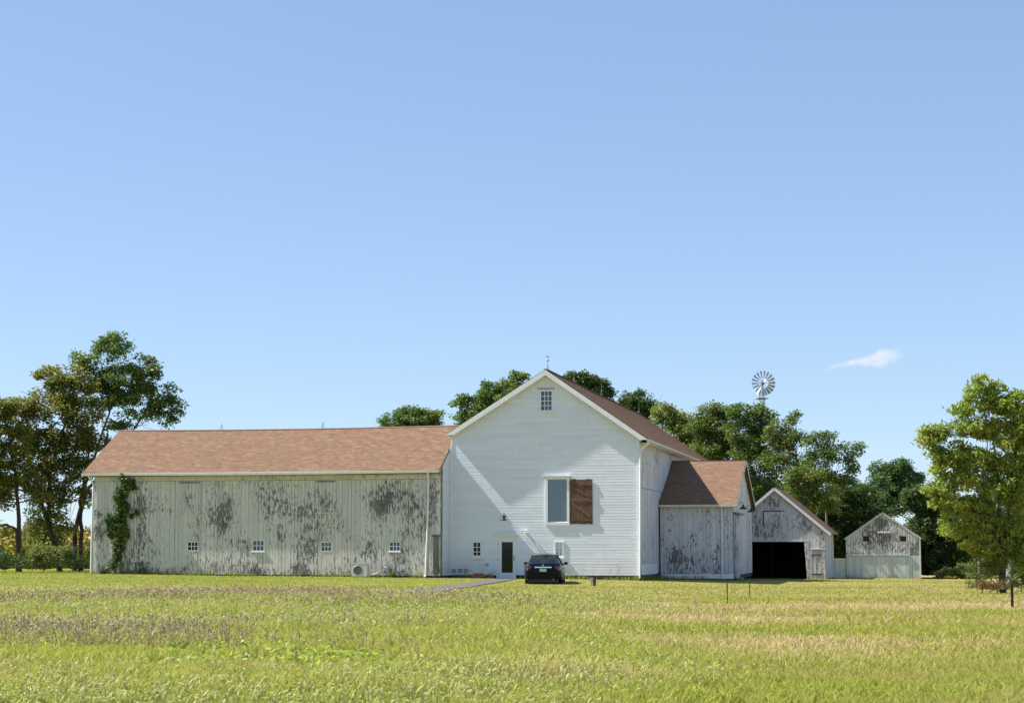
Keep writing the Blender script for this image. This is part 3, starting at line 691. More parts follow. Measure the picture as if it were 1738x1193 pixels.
mb = MB(); mb.tube([(xdl - .2, -.37, zeL - .12), (xdl, -.1, zeL - .6), (xdl - .02, -.1, 2.6), (xdl2, -.12, .2)], .055, 8); mb.build('downspout', M['spout'], longb)
for i, w4 in enumerate(wins): window(longb, *w4, mpL, 3, 2, 'glassblue' if i else 'glassdark', casing=.04, munt=.035, sill=(i in (1, 3)), proud=.035)
for a, b, z0, z1 in dl:
    mb = MB(); vboards(mb, a, b, lambda q_: z0, lambda q_: z1, lambda aa, z, d: (aa, -d - .027, z), (), wL, wmin=.16, wmax=.24); o = mb.build('loft_door', M['long'], longb)
    mb = MB(); mb.box((a - .05, -.09, z0 - .07), (b + .05, -.0, z0 - .003)); mb.build('ledge', M['long'], o); MB().box((a + .05, -.07, z1 + .003), (b - .1, -.03, z1 + .05)).build('head_rail', M['woodpost'], o)
for o in longb.children:
    if o.name.split('.')[0] in ('roof',):
        for v_ in o.data.vertices: v_.co.z -= .07 * math.sin(math.pi * min(1, max(0, (v_.co.x - xeL) / (xeR - xeL)))) * min(1, max(0, (v_.co.y + .3) / 2.5))
# narrow weathered door at the right end
a, b, z0, z1 = win_px(FL, 735.5, 746, 910, 975); mb = MB(); vboards(mb, a, b, lambda q_: z0, lambda q_: z1, lambda aa, z, d: (aa, -d - .027, z), (), lambda a_, z: .62, wmin=.1, wmax=.16, gap=.03); o = mb.build('door', M['long'], longb)
mb = MB(); mb.box((a - .06, -.09, z1 + .01), (b + .05, -.0, z1 + .07)); mb.build('lintel', M['woodpost'], o)
for px in (376, 548): rod(longb, FL.loc(px, 727, DP)[0], DP, zrg, .38)

# ================================================================== SMALL WING (right)
yW = FM.side(1119.5, 975)[0]; yW = 7.1
FW = Frame(1086, 96.0, yW)
wing = building('small_barn_wing', 'small side wing with peeling blue white boards and half shaded shingle roof', 'barn', FW)
xwR = FW.loc(1244.5, 960)[0]; zeW = FW.loc(1180, 856, -.3)[1]; xwe = FW.loc(1250, 857, -.3)[0]
DW = 5.9; zrW = FW.loc(1200, 782, DW)[1]; slw = (zrW - zeW) / (DW + .3); slwl = math.hypot(DW + .3, zrW - zeW)
zbW = FW.loc(1180, 973)[1]
def WBp(px, py, rx, ry, st): a, z = FW.loc(px, py); return (a, z, rx / 30., ry / 30., st)
bw = [WBp(1144, 937, 10, 8, 1.0), WBp(1141, 952, 9, 6, .8), WBp(1172, 918, 10, 10, .6), WBp(1160, 950, 12, 6, .6), WBp(1175, 955, 10, 8, .6), WBp(1195, 948, 10, 14, .5), WBp(1215, 945, 10, 18, .45), WBp(1210, 968, 20, 6, .4), WBp(1178, 879, 3, 6, .8), WBp(1219, 882, 3, 6, .8), WBp(1142, 878, 4, 4, .4), WBp(1130, 968, 20, 5, .4)]
ww = worn(bw, .02, .1, zbW, (.2, 5.5, .2, 3.8, 14))
xw0 = .10
mb = MB(); vboards(mb, xw0, xwR, lambda a: zbW, lambda a: zeW + .02, mpL, (), ww, wmin=.2, wmax=.32)
mb.build('wall', M['side'], wing)
zgw = lambda a: zeW + .3 * slw + slw * (a if a < DW else 2 * DW - a) - .1
mb = MB(); backing(mb, xw0, xwR, lambda a: zbW - .3, lambda a: zeW + .02, mpL, d=-.002); backing(mb, 0, 2 * DW, lambda a: zbW - .3, zgw, lambda a, z, d: (xwR - .01 + d, a, z), n=DW, d=-.002); backing(mb, xw0, xwR, lambda a: zbW - .3, lambda a: zeW + .02, lambda a, z, d: (a, 2 * DW + d, z)); mb.build('wall_backing', M['dark'], wing)
mb = MB(); vboards(mb, 0.02, DW, lambda a: zbW - .1, zgw, lambda a, z, d: (xwR - .008 + d, a, z), (), ww); vboards(mb, DW, 2 * DW, lambda a: zbW - .1, zgw, lambda a, z, d: (xwR - .008 + d, a, z), (), ww); mb.build('end_wall', M['side'], wing)
zt0 = FW.loc(1180, 981.5)[1]; mb = MB(); mb.box((xw0, -.05, zt0), (xwR + .03, -.0, zbW - .003)); mb.build('base_board', M['trim'], wing)
mb = MB(); mb.box((xw0, -.02, zt0 - .6), (xwR, .2, zt0 - .003)); mb.build('foundation', M['stone'], wing)
mb = MB(); dsw = Vector((0, 1, slw)); courses(mb, (.02, -.3, zeW), (1, 0, 0), xwe - .02, dsw, slwl); courses(mb, (.02, 2 * DW + .3, zeW), (1, 0, 0), xwe - .02, (0, -1, slw), slwl); mb.box((.04, DW - .08, zrW), (xwe, DW + .08, zrW + .03)); mb.build('roof', M['shingle'], wing)
mb = MB(); slab(mb, (.04, -.3, zeW), (1, 0, 0), xwe - .04, dsw, slwl); slab(mb, (.04, 2 * DW + .3, zeW), (1, 0, 0), xwe - .04, (0, -1, slw), slwl); mb.build('roof_deck', M['woodpost'], wing)
mb = MB(); mb.box((.05, -.32, zeW - .13), (xwe, -.29, zeW - .005))
mb.bar((xwe + .012, -.3, zeW - .09), (xwe + .012, DW, zrW - .09), .03, .13); mb.bar((xwe + .012, 2 * DW + .3, zeW - .09), (xwe + .012, DW, zrW - .09), .03, .13); mb.build('fascia', M['gutter'], wing)
mb = MB(); mb.box((.06, -.43, zeW - .12), (xwe, -.322, zeW - .02)); mb.build('gutter', M['gutter'], wing)
xs_ = FW.loc(1226, 920)[0]; mb = MB(); mb.tube([(xs_, -.38, zeW - .1), (xs_, -.10, zeW - .35), (xs_, -.10, zt0 - .05)], .05); mb.build('downspout', M['spout'], wing)
# open sliding door hung on the end wall
mb = MB(); mpS = lambda a, z, d: (xwR + .09 + d, a, z); zdt = FW.side(1250, 874, xwR)[1]
vboards(mb, .25, 2.6, lambda a: zt0 + .02, lambda a: zdt, mpS, (), lambda a, z: .32 + .3 * nz_(a, z, 1), thick=.03); sd = mb.build('sliding_door', M['side'], wing)
mb = MB(); mb.box((xwR + .05, .25, zt0 + .04), (xwR + .088, 2.6, zdt)); mb.build('door_back', M['side'], sd)
mb = MB(); mb.box((xwR + .04, .0, zdt + .06), (xwR + .16, 5.5, zdt + .12))
for yy in (.5, 1.4, 2.3): mb.box((xwR + .1, yy, zdt - .12), (xwR + .15, yy + .06, zdt + .058))
mb.build('door_track', M['black'], wing)

# ================================================================== GARAGE BARN
YG_ = 116.
FG = Frame(1401, YG_)
gar = building('garage_barn', 'weathered gabled shed with a wide black doorless opening', 'shed', FG)
xc, zpg = FG.loc(1314, 826, -.25); xgl = 2 * xc; zgt = FG.loc(1410, 904, -.25)[1]; xgt = FG.loc(1410, 904, -.25)[0]; slg = (zpg - zgt) / (xgt - xc)
zgr = lambda a: zpg - slg * abs(a - xc) - .12
zgb = FG.loc(1390, 983.5)[1]; DG = 11.
ox0, ozt = FG.loc(1262, 918.5); ox1 = FG.loc(1369, 950)[0]
ddr = win_px(FG, 1376.5, 1399, 930, 983)
def GB(px, py, rx, ry, st): a, z = FG.loc(px, py); return (a, z, rx / 26., ry / 26., st)
bg_ = [GB(1314, 852, 20, 12, .6), GB(1305, 842, 8, 8, .4), GB(1362, 885, 14, 20, .55), GB(1375, 897, 14, 14, .5), GB(1283, 897, 12, 14, .5), GB(1345, 880, 10, 10, .4), GB(1390, 905, 12, 8, .4), GB(1350, 900, 8, 6, .4), GB(1315, 893, 12, 12, .25), GB(1285, 880, 12, 8, .3)]
wgf = worn(bg_, .05, .2, zgb, (-6, 0, 0, 5, 14))
hg = [(ox0, ox1, -3., ozt)]
mb = MB(); mpG = mpL; zbg = lambda a: zgb
vboards(mb, xgl, xc, zbg, zgr, mpG, hg, wgf, wmin=.16, wmax=.26); vboards(mb, xc, -.0, zbg, zgr, mpG, hg, wgf, wmin=.16, wmax=.26)
# slanting board at the opening's right jamb
mb.q((ox1 - .14, -.035, ozt), (ox1 + .15, -.035, ozt), (ox1 + .15, -.035, zgb), (ox1 + .02, -.035, zgb), wear=(.2, .2, .3, .3))
mb.build('wall', M['garage'], gar)
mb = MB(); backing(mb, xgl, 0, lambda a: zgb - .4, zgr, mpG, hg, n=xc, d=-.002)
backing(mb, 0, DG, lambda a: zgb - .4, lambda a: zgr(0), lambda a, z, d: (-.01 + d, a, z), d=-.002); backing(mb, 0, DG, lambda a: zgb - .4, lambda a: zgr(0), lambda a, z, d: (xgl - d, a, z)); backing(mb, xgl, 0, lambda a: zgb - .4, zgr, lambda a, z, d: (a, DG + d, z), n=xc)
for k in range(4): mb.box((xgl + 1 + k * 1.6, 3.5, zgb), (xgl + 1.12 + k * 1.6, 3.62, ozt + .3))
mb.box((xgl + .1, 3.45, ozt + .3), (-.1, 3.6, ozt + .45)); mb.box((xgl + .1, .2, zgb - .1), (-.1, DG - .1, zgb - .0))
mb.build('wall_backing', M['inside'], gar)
mb = MB(); vboards(mb, .02, DG, lambda a: zgb, lambda a: zgr(0), lambda a, z, d: (-.008 + d, a, z), (), lambda a, z: wgf(a, z) - .2); mb.build('side_wall', M['side'], gar)
mb = MB(); dg = Vector((-1, 0, slg)).normalized(); sg_ = math.hypot(xgt - xc, zpg - zgt); xgt2 = 2 * xc - xgt
courses(mb, (xgt, -.25, zgt), (0, 1, 0), DG + .5, dg, sg_); courses(mb, (xgt2, -.25, zgt), (0, 1, 0), DG + .5, (1, 0, slg), sg_); mb.build('roof', M['shingle'], gar)
mb = MB(); slab(mb, (xgt, -.25, zgt), (0, 1, 0), DG + .5, dg, sg_, .07); slab(mb, (xgt2, -.25, zgt), (0, 1, 0), DG + .5, (1, 0, slg), sg_, .07); mb.build('roof_deck', M['woodpost'], gar)
mb = MB()
for t_ in (xgt, xgt2): mb.bar((xc, -.265, zpg - .12), (t_, -.265, zgt - .12), .03, .17)
mb.build('rake_trim', M['trim'], gar)
a, b, z0, z1 = ddr; mb = MB(); z1d = FG.loc(1390, 935)[1]; vboards(mb, a + .04, b - .04, lambda q_: zgb + .02, lambda q_: z1d, lambda aa, z, d: (aa, -d - .027, z), (), lambda a_, z: .22, wmin=.1, wmax=.17, gap=.02); o = mb.build('door', M['garage'], gar)
for z_ in (zgb + .3, z1d - .3): MB().box((a + .02, -.075, z_), (b - .1, -.058, z_ + .09)).build('strap', M['woodpost'], o)
mb = MB(); mb.box((a - .02, -.08, z1d + .10), (b + .1, -.0, z1d + .16)); mb.box((a - .04, -.06, zgb), (a + .03, -.0, z1d + .09)); mb.box((b - .03, -.06, zgb), (b + .04, 0, z1d + .09)); mb.build('door_frame', M['garage'], gar)
a, b, z0, z1 = win_px(FG, 1297, 1331, 868, 914); mb = MB(); vboards(mb, a, b, lambda q_: z0, lambda q_: z1, lambda aa, z, d: (aa, -d - .022, z), (), lambda a_, z: wgf(a_, z), wmin=.16, wmax=.26); o = mb.build('loft_door', M['garage'], gar)
mb = MB(); mb.box((a - .02, -.075, z1 + .01), (b, -.0, z1 + .06)); mb.box((a - .07, -.06, z1 - .8), (a - .02, -.0, z1 + .06)); mb.build('door_track', M['black'], o)
mb = MB(); mb.box((xgl, -.045, ozt - .02), (ox1 + .1, -.0, ozt + .07)); mb.build('lintel', M['garage'], gar)

# ================================================================== FAR SHED
YS_ = 143.
FS = Frame(1562, YS_)
far = building('far_shed', 'small far gabled shed with bare grey upper boards and pale blue doors', 'shed', FS)
xcs, zps = FS.loc(1498, 868.5, -.1); xsl = FS.loc(1436, 940)[0]; zer = FS.loc(1562, 911)[1]; sls = (zps - zer) / (0 - xcs); zel = zps - sls * (xcs - xsl)
zsr = lambda a: zps - sls * abs(a - xcs) - .06
zsb = FS.loc(1500, 983.5)[1]; zmid = FS.loc(1490, 942)[1]; DS = 9.
w1 = win_px(FS, 1465, 1475.5, 909.5, 918.5); w2 = win_px(FS, 1527.5, 1538, 909.5, 918.5); hs_ = [w1, w2]
def SB(px, py, rx, ry, st): a, z = FS.loc(px, py); return (a, z, rx / 21., ry / 21., st)
wsf = worn([SB(1500, 915, 40, 20, .25), SB(1498, 885, 20, 8, .35), SB(1450, 908, 12, 10, -.7), SB(1498, 872, 14, 5, -.6), SB(1545, 895, 20, 6, -.4), SB(1465, 890, 20, 5, -.4)], .12, 0)
mb = MB(); vboards(mb, xsl, xcs, lambda a: zmid, zsr, mpL, hs_, wsf, wmin=.14, wmax=.24, gap=.02); vboards(mb, xcs, 0, lambda a: zmid, zsr, mpL, hs_, wsf, wmin=.14, wmax=.24, gap=.02); mb.build('upper_wall', M['oldgrey'], far)
wlo = worn([SB(1520, 960, 12, 20, .3)], .0, .2, zsb); mb = MB(); vboards(mb, xsl, 0, lambda a: zsb, lambda a: zmid - .01, lambda a, z, d: (a, -d + .0, z), (), wlo, wmin=.14, wmax=.24, gap=.016); mb.build('lower_wall', M['bluish'], far)
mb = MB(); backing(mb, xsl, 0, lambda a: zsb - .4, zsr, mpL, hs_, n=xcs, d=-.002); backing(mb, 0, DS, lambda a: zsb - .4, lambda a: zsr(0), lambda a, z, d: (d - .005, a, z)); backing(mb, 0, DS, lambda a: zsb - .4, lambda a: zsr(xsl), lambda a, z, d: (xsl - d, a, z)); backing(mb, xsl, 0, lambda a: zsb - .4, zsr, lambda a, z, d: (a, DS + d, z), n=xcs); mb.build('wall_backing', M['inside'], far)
mb = MB(); dss = Vector((-1, 0, sls)).normalized(); ss_ = math.hypot(xcs - .15, zps - zer + .1); slen = (0 - xcs + .12) * math.sqrt(1 + sls ** 2)
courses(mb, (.12, -.1, zps - sls * (.12 - xcs)), (0, 1, 0), DS + .2, dss, slen); courses(mb, (xsl - .12, -.1, zps - sls * (xcs - xsl + .12)), (0, 1, 0), DS + .2, (1, 0, sls), (xcs - xsl + .12) * math.sqrt(1 + sls ** 2)); mb.build('roof', M['shingle'], far)
mb = MB(); mb.bar((xcs, -.07, zps - .06), (.1, -.07, zps - sls * (.1 - xcs) - .06), .03, .13); mb.bar((xcs, -.07, zps - .06), (xsl - .1, -.07, zps - sls * (xcs - xsl + .1) - .06), .03, .13); mb.box((-.08, -.05, zsb), (.03, 0, zsr(0))); mb.build('rake_trim', M['bluish'], far)
mb = MB(); xr1 = FS.loc(1543, 941)[0]; mb.box((xsl, -.14, zmid - .02), (xr1, -.03, zmid + .09)); mb.build('door_rail', M['bluish'], far)
for (pa, pb) in ((1440, 1460), (1463.5, 1483), (1487, 1511), (1516.5, 1543)):
    a = FS.loc(pa, 960)[0]; b = FS.loc(pb, 960)[0]; mb = MB(); vboards(mb, a, b, lambda q_: zsb + .05, lambda q_: zmid - .1, lambda aa, z, d: (aa, -d - .04, z), (), lambda a_, z: wlo(a_, z) + (.12 if pa == 1487 else 0), wmin=.14, wmax=.22, gap=.014); mb.build('barn_door', M['bluish'], far)
a, b, z0, z1 = win_px(FS, 1489, 1511, 880, 903); mb = MB(); mb.box((a, -.09, z0 - .05), (b, -.02, z0 + .04)); mb.build('ledge', M['trim'], far)
for w4 in hs_:
    mb = MB(); mb.box((w4[0], .03, w4[2]), (w4[1], .04, w4[3])); mb.build('pane', M['inside'], far)
# low lean-to at its left
x0_ = FS.loc(1416, 960)[0]; zl1 = FS.loc(1425, 949)[1]; mb = MB(); vboards(mb, x0_, xsl - .05, lambda a: zsb, lambda a: zl1, lambda a, z, d: (a, -d, z), (), lambda a, z: .2, wmin=.14, wmax=.2); mb.box((x0_ - .1, -.12, zl1), (xsl - .05, 2.5, zl1 + .08)); mb.box((x0_, .01, zsb - .3), (xsl - .05, 2.4, zl1 - .01)); mb.build('lean_to', M['bluish'], far)

# ================================================================== LAMPS
def gooseneck(fr, px, py, y, label, sz=.2, reach=.45, side=False, x=None):
    if side: yy, zz = fr.side(px, py, x); base = fr.wp(x, yy, zz)
    else: xx, zz = fr.loc(px, py, y); base = fr.wp(xx, y, zz)
    t = thing('barn_lamp', label, 'lamp', base, -TH + (R(90) if side else 0), 'black gooseneck barn lamps')
    mb = MB(); mb.lathe([(0, .16), (.05, .16), (.06, .06), (sz * .6, 0), (sz, -.08), (sz, -.10), (sz * .9, -.09), (.03, .02)], (0, -reach, .0), 16); mb.build('lamp_shade', M['black'], t)
    mb = MB(); mb.tube([(0, 0, .12), (0, -.1, .2), (0, -.25, .30), (0, -reach + .06, .30), (0, -reach, .24), (0, -reach, .14)], .014, 8); mb.lathe([(0, 0), (.06, 0), (.06, -.03), (0, -.03)], (0, 0, .12), 12, 'y'); mb.build('arm', M['black'], t)
gooseneck(FM, 857.5, 880, -.02, 'black gooseneck lamp on white siding above the glass door')
gooseneck(FW, 1249.5, 861, 0, 'black gooseneck lamp under the wing gable, nearer of the pair', side=True, x=xwR + .02, sz=.24, reach=.40)
gooseneck(FW, 1263.5, 866, 0, 'black gooseneck lamp under the wing gable, farther one beside the eave tip', side=True, x=xwR + .02, sz=.24, reach=.40)
xx, zz = FM.loc(892, 902); t = thing('flood_light', 'white twin security light on the siding right of the door', 'lamp', FM.wp(xx, -.02, zz), -TH)
mb = MB(); mb.box((-.06, -.05, -.05), (.06, 0, .05)); mb.build('base', M['trim'], t)
for s_ in (-1, 1):
    mb = MB(); mb.lathe([(0, 0), (.04, 0), (.075, -.10), (.07, -.105), (0, -.08)], (s_ * .1, -.06, .01), 12, 'y'); mb.build('lamp_head', M['trim'], t)

# ================================================================== AC, METER, HOSE, POSTS
xx, zz = FL.loc(613, 978, -.6); t = thing('air_conditioner', 'beige outdoor air conditioner unit on grass by the long wing', 'air conditioner', FL.wp(xx, -.75, float(th(*FL.wp(xx, -.75)[:2]))), -TH)
mb = MB(); mb.box((-.42, -.17, .06), (.42, .17, .70)); mb.box((-.43, -.18, .70), (.43, .18, .72)); body_ac = mb.build('casing', M['acbody'], t)
mb = MB(); mb.lathe([(.235, -.185), (.25, -.171), (.235, -.171)], (-.10, 0, .38), 24, 'y')
for r_ in (.06, .11, .16, .21): mb.lathe([(r_ - .006, -.182), (r_ + .006, -.182)], (-.10, 0, .38), 24, 'y')
mb.box((.17, -.173, .15), (.178, -.1701, .62)); mb.build('fan_grille', M['grey'], t)
mb = MB(); mb.lathe([(0, -.1725), (.232, -.1725)], (-.10, 0, .38), 24, 'y'); mb.build('fan', M['woodpost'], t)
for x_ in (-.36, .28): MB().box((x_, -.19, 0), (x_ + .08, .19, .058)).build('foot', M['grey'], t)
xx, zz = FL.loc(656, 970, -.3); gz = float(th(*FL.wp(xx, -.3)[:2])); t = thing('gas_meter', 'grey gas meter with pipes against the long wing wall', 'meter', FL.wp(xx, -.3, gz), -TH)
mb = MB(); mb.box((-.13, -.12, .36), (.13, .1, .62)); mb.lathe([(0, -.13), (.08, -.13), (.09, -.12)], (0, 0, .49), 14, 'y'); mb.build('meter_body', M['steel'], t)
mb = MB(); mb.tube([(-.15, 0, -.05), (-.15, 0, .68), (-.08, 0, .7), (-.05, 0, .62)], .03); mb.tube([(.09, 0, .6), (.12, 0, .72), (.2, .05, .72), (.2, .15, .3)], .025); mb.tube([(-.5, .1, .05), (-.75, .05, .16), (-.45, .0, .22), (-.35, 0, .3)], .045); mb.build('pipe', M['grey'], t)
# heap of old iron hoops left of the door
gp = ground_pt(812, 981); t = thing('hose_coil', 'rusty orange coiled hose lying left of the door', 'hose', gp)
mb = MB()
for k in range(5):
    c_ = (random.uniform(-.15, .5), random.uniform(-.1, .1), .05 + .04 * k); r_ = random.uniform(.28, .42)
    mb.tube([(c_[0] + r_ * math.cos(a_ * .4), c_[1] + r_ * .6 * math.sin(a_ * .4), c_[2] + .04 * math.sin(a_ * .8 + k)) for a_ in range(17)], .028, 6)
mb.build('coil', M['rust'], t)
mb = MB(); mb.tube([(-.45 + .24 * math.cos(a_ * .33), .02 * a_ / 10, .18 + .24 * math.sin(a_ * .33)) for a_ in range(20)], .018, 6); mb.tube([(-.1, -.12, .03), (.3, -.2, .16), (.75, -.15, .28)], .03, 6); mb.build('loop', plain('copper_hose', (.42, .2, .12), .6, var=.2), t)
gp = ground_pt(1008, 994); t = thing('utility_post', 'short brown post carrying a grey service box on the lawn', 'post', gp, -.1)
mb = MB(); mb.box((-.03, -.06, -.2), (.10, .06, .40)); mb.box((-.01, -.04, .4), (.08, .04, .46)); mb.build('post', M['woodpost'], t)
mb = MB(); mb.box((-.16, -.07, .14), (-.032, .05, .38)); mb.lathe([(.03, 0), (.03, .4)], (-.10, 0, -.1), 8); mb.build('service_box', M['steel'], t)
for px, pyt, pyb, mt, lab, rr_ in ((1234.5, 987, 1028, 'greenpost', 'thin dark green stake in the field in front of the side wing', .016), (1272.5, 981, 1015, 'greenpost', 'thin green stake in the field before the dark shed opening', .015), (1718.5, 990, 1034, 'blackpost', 'black metal stake in the grass beside the right tree', .035)):
    gp = ground_pt(px, pyb); Yd = gp.y; zt_ = at_depth(px, pyt, Yd).z; t = thing('fence_stake', lab, 'stake', gp, group='stakes standing in the field')
    mb = MB(); h_ = zt_ - gp.z; mb.box((-rr_, -rr_ * .3, -.2), (rr_, rr_ * .3, h_)); mb.box((-rr_ * .3, -rr_, -.2), (rr_ * .3, rr_, h_ - .01)); mb.build('stake', M[mt], t)
    for k_ in (.3, .55, .8): MB().box((-rr_ * 1.2, -rr_ * 1.5, h_ * k_), (rr_ * 1.2, rr_ * 1.5, h_ * k_ + .02)).build('clip', M[mt], t)

# ================================================================== WINDMILL
YM = 150.; hub = at_depth(1292.5, 651, YM); gzm = float(th(hub.x, hub.y)) if True else 0
wm = thing('windmill', 'steel farm windmill with round vaned wheel above the trees', 'windmill', (hub.x, hub.y, gzm), R(12))
hz_ = hub.z - gzm; rW = 21 / F * YM
wheel = bpy.data.objects.new('wheel', None); COL.objects.link(wheel); wheel.parent = wm; wheel.location = (0, 0, hz_)
for k in range(18):
    a = k * 2 * math.pi / 18 + .05; mb = MB()
    ca_, sa_ = math.cos(a), math.sin(a); tx, tz = -sa_, ca_
    def VP(r, tt, y): return (ca_ * r + tx * tt, -.45 + y, sa_ * r + tz * tt)
    r0, r1 = rW * .42, rW * 1.0; w0, w1_ = rW * .045, rW * .115
    for i in range(3):
        f0, f1 = i / 3, (i + 1) / 3
        e = lambda f, ww: (ww * (2 * f - 1), -.10 * (f - .5) - .03 * math.sin(math.pi * f))
        A, B_, C2, D2 = e(f0, w0), e(f1, w0), e(f1, w1_), e(f0, w1_)
        mb.q(VP(r0, A[0], A[1]), VP(r0, B_[0], B_[1]), VP(r1, C2[0], C2[1] * 1.6), VP(r1, D2[0], D2[1] * 1.6), smooth=True)
    mb.build('vane', M['blade'], wheel)
mb = MB()
for rr_ in (rW * .5, rW * .86): mb.tube([(rr_ * math.cos(i * math.pi / 12), -.42, rr_ * math.sin(i * math.pi / 12)) for i in range(25)], .008, 5, False)
for k in range(6): a = k * math.pi / 3; mb.tube([(0, -.45, 0), (rW * .86 * math.cos(a), -.42, rW * .86 * math.sin(a))], .008, 5)
mb.build('wheel_frame', M['steel'], wheel)
mb = MB(); mb.lathe([(0, -.55), (.09, -.52), (.10, -.4), (0, -.35)], (0, 0, 0), 12, 'y'); mb.build('hub', M['red'], wheel)
mb = MB(); mb.box((-.12, -.32, -.12), (.12, .25, .15)); mb.lathe([(.11, .15), (.09, .26), (0, .32)], (0, -.05, 0), 12); mb.build('gearbox', M['steel'], wm).location = (0, 0, hz_)
mb = MB(); mb.bar((0, .2, 0), (.35, 1.4, 0), .03, .05); mb.q((.30, 1.2, -.28), (.6, 2.2, -.4), (.6, 2.2, .4), (.30, 1.2, .28)); mb.q((.31, 1.2, -.28), (.31, 1.2, .28), (.61, 2.2, .4), (.61, 2.2, -.4)); mb.build('tail', M['blade'], wm).location = (0, 0, hz_)
mb = MB(); ztp = hz_ - .15
for sx in (-1, 1):
    for sy in (-1, 1): mb.tube([(sx * 1.1, sy * 1.1, -.2), (sx * .1, sy * .1, ztp)], [.045, .03], 6)
for k in range(8):
    f0 = k / 8; f1 = (k + 1) / 8; s0 = 1.1 - 1.0 * f0; s1 = 1.1 - 1.0 * f1; za, zb_ = f0 * ztp, f1 * ztp
    for (ax, ay), (bx, by) in (((-1, -1), (1, -1)), ((1, -1), (1, 1)), ((1, 1), (-1, 1)), ((-1, 1), (-1, -1))):
        mb.tube([(ax * s1, ay * s1, zb_), (bx * s1, by * s1, zb_)], .016, 5); mb.tube([(ax * s0, ay * s0, za), (bx * s1, by * s1, zb_)], .010, 4); mb.tube([(bx * s0, by * s0, za), (ax * s1, ay * s1, zb_)], .010, 4)
mb.build('tower', M['steel'], wm)
mb = MB(); zpl = at_depth(1292, 676.5, YM).z - gzm; mb.box((-.42, -.42, zpl - .03), (.42, .42, zpl + .03)); mb.build('platform', M['woodpost'], wm)

